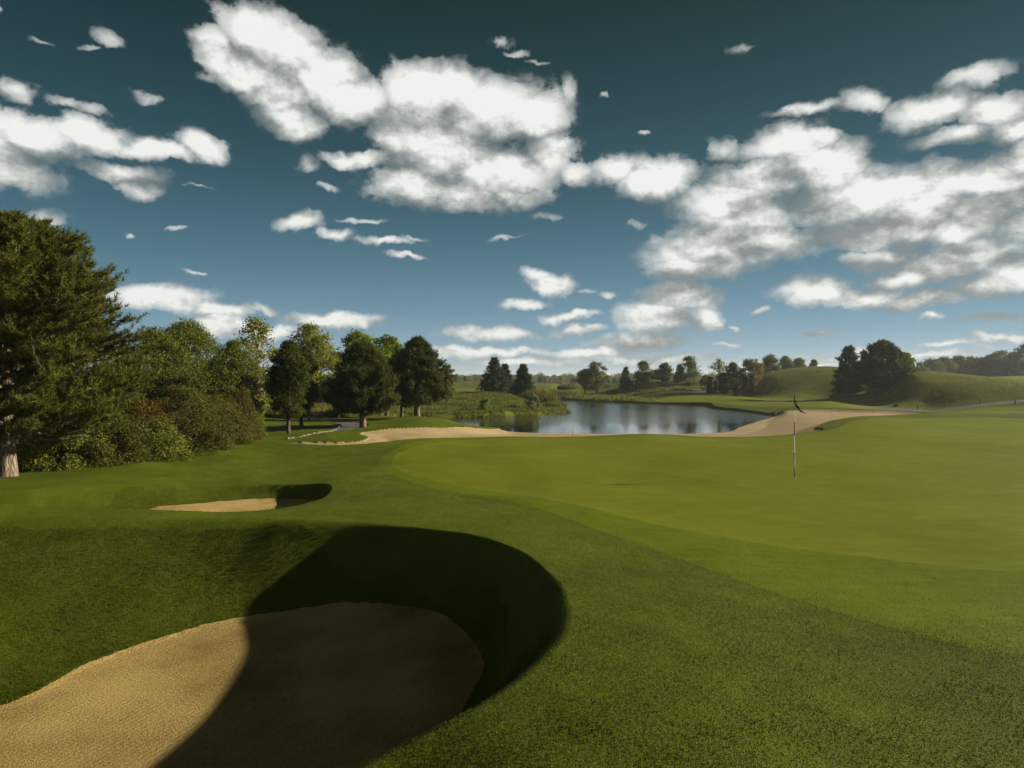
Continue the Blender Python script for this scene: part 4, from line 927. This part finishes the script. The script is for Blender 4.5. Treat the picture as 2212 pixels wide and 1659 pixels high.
# blobs: reference px, py, half width, half height
BL = [(1800,380,90,55),(1950,410,100,50),(2100,465,120,42),(1900,555,110,32,.12),(1560,490,100,48),(1420,400,90,40),(520,150,80,62),(600,195,95,55),(1640,470,90,45),(2212,480,100,40,.1),(340,645,150,34),(470,668,90,22),(480,705,110,26),(590,712,90,18,.1),(720,690,120,18),(2060,500,110,40),(2140,620,120,34),(1960,600,90,30),(1240,375,50,30,.2),(1120,420,80,30,.15),(1060,760,200,12,.15),(1700,780,260,8,.3),(2000,775,250,12,.25),(560,60,110,60),(470,120,50,75),(610,110,115,80),(530,180,100,35),(700,165,100,70),(760,215,110,55),(640,262,85,50),(900,200,100,68),(960,190,130,58),(1060,235,150,75),(1150,250,95,65),(900,290,110,75),(800,345,90,25,0.15),(960,330,150,90),(1080,370,130,60),(900,405,110,55),(1010,430,100,38),(1190,330,70,60,0.1),(1225,200,25,40,0.35),(660,355,35,25,0.4),(740,345,60,22,0.2),(60,290,150,62),(-40,330,160,85),(190,290,120,40),(330,320,100,28),(430,312,58,34),(250,375,110,32,0.2),(300,405,60,28,0.3),(20,370,140,40,0.1),(20,190,60,35,0.3),(140,225,75,18,0.4),(205,240,50,16,0.45),(90,470,60,28,0.35),(1420,385,105,52),(1330,365,70,35,0.1),(1700,310,105,45),(1770,295,45,28),(1760,350,120,55),(1640,385,120,55,0.1),(1580,440,140,50),(1530,540,160,70),(1480,575,90,42),(1660,520,150,52),(1560,320,60,35,0.35),(1850,430,170,72),(1900,500,170,45),(2050,400,140,50),(1980,460,120,60),(2130,390,120,50),(2230,345,110,50),(2190,430,130,32,0.1),(2010,240,130,50,0.1),(1880,215,70,35,0.25),(2120,165,110,30,0.3),(2150,235,120,50,0.05),(2060,300,110,30,0.15),(1740,240,100,16,0.3),(2230,275,110,36,0.1),(1830,360,30,20,0.4),(2100,550,150,55),(2020,580,130,42),(2220,590,150,62),(1760,635,95,38),(1870,640,100,26),(2000,650,120,22),(1650,668,40,10,0.2),(2212,500,90,30,0.25),(1480,640,95,42),(1420,690,110,42),(1520,690,40,30),(1380,740,120,22,0.1),(1190,612,70,34),(1150,590,38,20,0.1),(1130,658,55,14,0.15),(1270,632,30,8,0.4),(1320,640,25,12,0.3),(1060,722,120,20,0.1),(1220,685,85,13,0.15),(1250,712,70,12,0.2),(1270,762,110,15,0.15),(1150,782,160,12,0.2),(1390,775,200,14,0.2),(340,640,120,25,0.1),(440,655,60,14,0.2),(480,690,80,16,0.2),(560,668,60,12,0.3),(720,688,100,13,0.15),(480,712,70,14,0.2),(650,478,65,20,0.15),(725,505,50,16,0.25),(790,478,65,9,0.35),(825,522,70,12,0.25),(885,515,50,8,0.4),(880,550,50,7,0.3),(420,580,24,8,0.35),(390,492,50,9,0.45),(275,505,18,8,0.35),(1090,510,45,8,0.45),(1370,485,40,12,0.5),(1180,465,50,12,0.5),(700,408,40,8,0.5),(430,407,60,8,0.6),(1770,715,60,9,0.3),(1585,705,16,6,0.3),(1860,765,160,10,0.3),(2150,692,120,10,0.3),(2180,728,110,14,0.2),(2060,748,110,10,0.3),(950,765,160,14,0.3),(1560,745,50,8,0.3),(2010,690,30,9,0.25),(225,85,55,28,0.42),(180,100,30,10,0.5),(93,92,25,6,0.5),(310,200,48,18,0.45),(1085,90,28,22,0.5),(1115,115,35,10,0.5),(1155,130,32,7,0.5),(1600,100,40,12,0.6),(1395,290,25,10,0.4),(1300,210,14,8,0.5),(0,30,20,14,0.5)]
def blob_ae(b):
    px, py, hw, hh = b[:4]
    u = (px - CX) / F; v = (HZ - py) / F; az = math.atan(u); el = math.atan(v * math.cos(az))
    ex = hw / F * math.cos(az) ** 2; ey = hh / F * math.cos(az) * math.cos(el) ** 2
    return az, el, max(ex, 0.004), max(ey, 0.003)
def cover_group(name, blobs):
    g = bpy.data.node_groups.new(name, 'ShaderNodeTree')
    g.interface.new_socket('P', in_out='INPUT', socket_type='NodeSocketVector')
    g.interface.new_socket('Cover', in_out='OUTPUT', socket_type='NodeSocketFloat')
    gi = N(g, 'NodeGroupInput'); go = N(g, 'NodeGroupOutput'); acc = None
    for b_ in blobs:
        az, el, ex, ey = blob_ae(b_)
        vm = N(g, 'ShaderNodeVectorMath', operation='MULTIPLY_ADD')
        L(g, gi.outputs[0], vm.inputs[0]); vm.inputs[1].default_value = (1 / ex, 1 / ey, 0); vm.inputs[2].default_value = (-az / ex, -el / ey, math.sqrt(b_[4]) if len(b_) > 4 else 0)
        dt = N(g, 'ShaderNodeVectorMath', operation='DOT_PRODUCT'); L(g, vm.outputs[0], dt.inputs[0]); L(g, vm.outputs[0], dt.inputs[1])
        acc = dt.outputs['Value'] if acc is None else mathn(g, 'MINIMUM', acc, dt.outputs['Value'])
    L(g, mathn(g, 'SUBTRACT', 1.0, mathn(g, 'SQRT', acc)), go.inputs[0])
    return g
BL = [b if len(b) < 5 or b[4] < 0.35 else (*b[:4], b[4] + 0.10) for b in BL]
G0 = cover_group('cloud_cover', BL); G1 = cover_group('cloud_cover_broad', [b for b in BL if b[2] >= 80 and b[3] >= 26])

tc = N(nt, 'ShaderNodeTexCoord'); sx = N(nt, 'ShaderNodeSeparateXYZ'); L(nt, tc.outputs['Generated'], sx.inputs[0])
azn = mathn(nt, 'ARCTAN2', sx.outputs[0], sx.outputs[1])
eln = mathn(nt, 'ARCSINE', sx.outputs[2])
P = N(nt, 'ShaderNodeCombineXYZ'); L(nt, azn, P.inputs[0]); L(nt, eln, P.inputs[1])
# large soft warp, finer toward the horizon through the elevation stretch
def warp(vec, scale, amt, detail, rough=0.6):
    n = N(nt, 'ShaderNodeTexNoise', noise_dimensions='2D'); n.inputs['Scale'].default_value = scale; n.inputs['Detail'].default_value = detail; n.inputs['Roughness'].default_value = rough
    L(nt, vec, n.inputs['Vector'])
    s = N(nt, 'ShaderNodeVectorMath', operation='SUBTRACT'); L(nt, n.outputs['Color'], s.inputs[0]); s.inputs[1].default_value = (0.5, 0.5, 0.5)
    m_ = N(nt, 'ShaderNodeVectorMath', operation='MULTIPLY'); L(nt, s.outputs[0], m_.inputs[0]); m_.inputs[1].default_value = (amt, amt * 0.75, 0)
    a = N(nt, 'ShaderNodeVectorMath', operation='ADD'); L(nt, vec, a.inputs[0]); L(nt, m_.outputs[0], a.inputs[1])
    return a.outputs[0]
Pw = warp(P.outputs[0], 12, 0.050, 4, 0.6)
def cover(vec, gg=G0):
    gn = N(nt, 'ShaderNodeGroup'); gn.node_tree = gg; L(nt, vec, gn.inputs[0]); return gn.outputs[0]
def offs(vec, dx, dy):
    a = N(nt, 'ShaderNodeVectorMath', operation='ADD'); L(nt, vec, a.inputs[0]); a.inputs[1].default_value = (dx, dy, 0); return a.outputs[0]
mp = N(nt, 'ShaderNodeMapping'); mp.inputs['Scale'].default_value = (1, 1.5, 1); L(nt, P.outputs[0], mp.inputs[0])
def n2(vec, scale, det, rough):
    n = N(nt, 'ShaderNodeTexNoise', noise_dimensions='2D'); n.inputs['Scale'].default_value = scale
    n.inputs['Detail'].default_value = det; n.inputs['Roughness'].default_value = rough; L(nt, vec, n.inputs['Vector']); return n.outputs['Fac']
n1 = n2(mp.outputs[0], 18, 8, 0.71)
n1b = n2(offs(mp.outputs[0], 0.005, 0.015), 14, 5, 0.58)
n1c = n2(mp.outputs[0], 14, 5, 0.58)
c0 = cover(Pw); cb = c0; c1 = cover(offs(Pw, 0.010, 0.040), G1)
# broken cloud added over the unseen sky (overhead and behind) to fill the shadows
wv = n2(P.outputs[0], 2.2, 2, 0.5)
hi = N(nt, 'ShaderNodeMapRange'); L(nt, eln, hi.inputs[0]); hi.inputs[1].default_value = 0.50; hi.inputs[2].default_value = 0.62
sd_ = N(nt, 'ShaderNodeMapRange'); L(nt, mathn(nt, 'ABSOLUTE', azn), sd_.inputs[0]); sd_.inputs[1].default_value = 0.72; sd_.inputs[2].default_value = 0.85
rest = mathn(nt, 'MAXIMUM', hi.outputs[0], sd_.outputs[0])
extra = mathn(nt, 'MULTIPLY_ADD', rest, mathn(nt, 'MULTIPLY_ADD', wv, 2.4, -0.35), -1.0)
c0 = mathn(nt, 'MAXIMUM', c0, extra); 
den = mathn(nt, 'ADD', mathn(nt, 'MULTIPLY_ADD', c0, 1.35, 0.05), mathn(nt, 'MULTIPLY', mathn(nt, 'SUBTRACT', n1, 0.5), 1.9))
al = N(nt, 'ShaderNodeMapRange', interpolation_type='SMOOTHSTEP'); L(nt, den, al.inputs[0]); al.inputs[1].default_value = -0.16; al.inputs[2].default_value = 0.20
thin = N(nt, 'ShaderNodeMapRange'); L(nt, c0, thin.inputs[0]); thin.inputs[1].default_value = -0.10; thin.inputs[2].default_value = 0.50; thin.inputs[3].default_value = 0.12; thin.inputs[4].default_value = 1.0
alpha = mathn(nt, 'MULTIPLY', al.outputs[0], thin.outputs[0])
# light: bright where open above, grey where cloud lies above
slope = mathn(nt, 'SUBTRACT', mathn(nt, 'MAXIMUM', cb, 0.0), mathn(nt, 'MAXIMUM', c1, 0.0))
bil = mathn(nt, 'SUBTRACT', n1c, n1b)
lit = mathn(nt, 'ADD', mathn(nt, 'MULTIPLY', slope, 0.9), mathn(nt, 'MULTIPLY', bil, 2.1))
lit = mathn(nt, 'ADD', lit, mathn(nt, 'MULTIPLY', mathn(nt, 'SUBTRACT', n1, 0.5), 0.25))
lit = mathn(nt, 'ADD', lit, 0.57)
lit = mathn(nt, 'SUBTRACT', lit, mathn(nt, 'MULTIPLY', mathn(nt, 'MAXIMUM', azn, 0.0), 0.22))
lowd = N(nt, 'ShaderNodeMapRange'); L(nt, eln, lowd.inputs[0]); lowd.inputs[1].default_value = 0.02; lowd.inputs[2].default_value = 0.32; lowd.inputs[3].default_value = -0.14; lowd.inputs[4].default_value = 0.10
lit = mathn(nt, 'ADD', lit, lowd.outputs[0], clamp=True)
ccol = ramp(nt, lit, [(0.05, (1.6, 1.8, 1.8)), (0.38, (2.6, 2.8, 2.7)), (0.70, (4.2, 4.35, 4.2)), (1.0, (5.9, 5.95, 5.75))])
# clear sky, graded blue and deepened as by a polarising filter
bw = N(nt, 'ShaderNodeRGBToBW'); L(nt, sky.outputs[0], bw.inputs[0])
y2 = mathn(nt, 'MULTIPLY', mathn(nt, 'POWER', bw.outputs[0], 0.4), 1.02)
y3 = mathn(nt, 'MULTIPLY', y2, mathn(nt, 'POWER', 2.718, mathn(nt, 'MULTIPLY', mathn(nt, 'MAXIMUM', eln, 0.0), -3.7)))
sc = N(nt, 'ShaderNodeVectorMath', operation='SCALE'); L(nt, mixc(nt, mathn(nt, 'MULTIPLY', eln, 1.9, clamp=True), (0.17, 0.84, 1.42), (0.09, 0.80, 0.93)), sc.inputs[0]); L(nt, y3, sc.inputs[3])
hz = mathn(nt, 'POWER', 2.718, mathn(nt, 'MULTIPLY', mathn(nt, 'MAXIMUM', eln, 0.0), -8.5))
skc = mixc(nt, mathn(nt, 'MULTIPLY', hz, 0.85), sc.outputs[0], (1.85, 2.9, 3.6))
hz2 = mathn(nt, 'POWER', 2.718, mathn(nt, 'MULTIPLY', mathn(nt, 'MAXIMUM', eln, 0.0), -24.0))
skc = mixc(nt, mathn(nt, 'MULTIPLY', hz2, 0.6), skc, (3.5, 3.9, 3.95))
fin = mixc(nt, alpha, skc, ccol)
L(nt, fin, bg.inputs[0])
sun = bpy.data.lights.new('sun', 'SUN'); so = bpy.data.objects.new('sun', sun); col.objects.link(so)
sun.energy = 5.0; sun.angle = math.radians(0.8); sun.color = (1.0, 0.88, 0.68)
dv = Vector((math.sin(SUN_AZ) * math.cos(SUN_EL), math.cos(SUN_AZ) * math.cos(SUN_EL), math.sin(SUN_EL)))
so.rotation_euler = dv.to_track_quat('Z', 'Y').to_euler(); so.location = dv * 300 


# ------------------------------------------------------------------ air: pale haze in one closed box
m, nt, out = new_mat('air_haze')
pv_ = N(nt, 'ShaderNodeVolumePrincipled'); pv_.inputs['Color'].default_value = (0.80, 0.88, 0.95, 1); pv_.inputs['Density'].default_value = 0.00026
pv_.inputs['Anisotropy'].default_value = 0.3; L(nt, pv_.outputs[0], out.inputs['Volume'])
R_ = 6200.0; hv = [(sx_ * R_, sy_ * R_, sz_) for sz_ in (-12.0, 30.0) for sy_ in (-1, 1) for sx_ in (-1, 1)]
hf = [(0, 2, 3, 1), (4, 5, 7, 6), (0, 1, 5, 4), (2, 6, 7, 3), (0, 4, 6, 2), (1, 3, 7, 5)]
o = np_mesh('haze', hv, hf, 4, m); tag(o, 'thin pale haze in the air over the whole course', kind='stuff')

# ------------------------------------------------------------------ camera
cam = bpy.data.cameras.new('camera'); co_ = bpy.data.objects.new('camera', cam); col.objects.link(co_)
cam.sensor_width = 36; cam.lens = 36 * F / 2212; cam.clip_start = 0.05; cam.clip_end = 20000
cam.shift_y = -(829.5 - HZ) / 2212
co_.location = (0, 0, CAMZ); co_.rotation_euler = (math.pi / 2, 0, 0)
scene.camera = co_
scene.cycles.max_bounces = 4; scene.cycles.diffuse_bounces = 2; scene.cycles.glossy_bounces = 2; scene.cycles.transmission_bounces = 2
scene.view_settings.view_transform = 'Standard'; scene.view_settings.look = 'None'
scene.view_settings.gamma = 1.0; scene.view_settings.exposure = 1.08
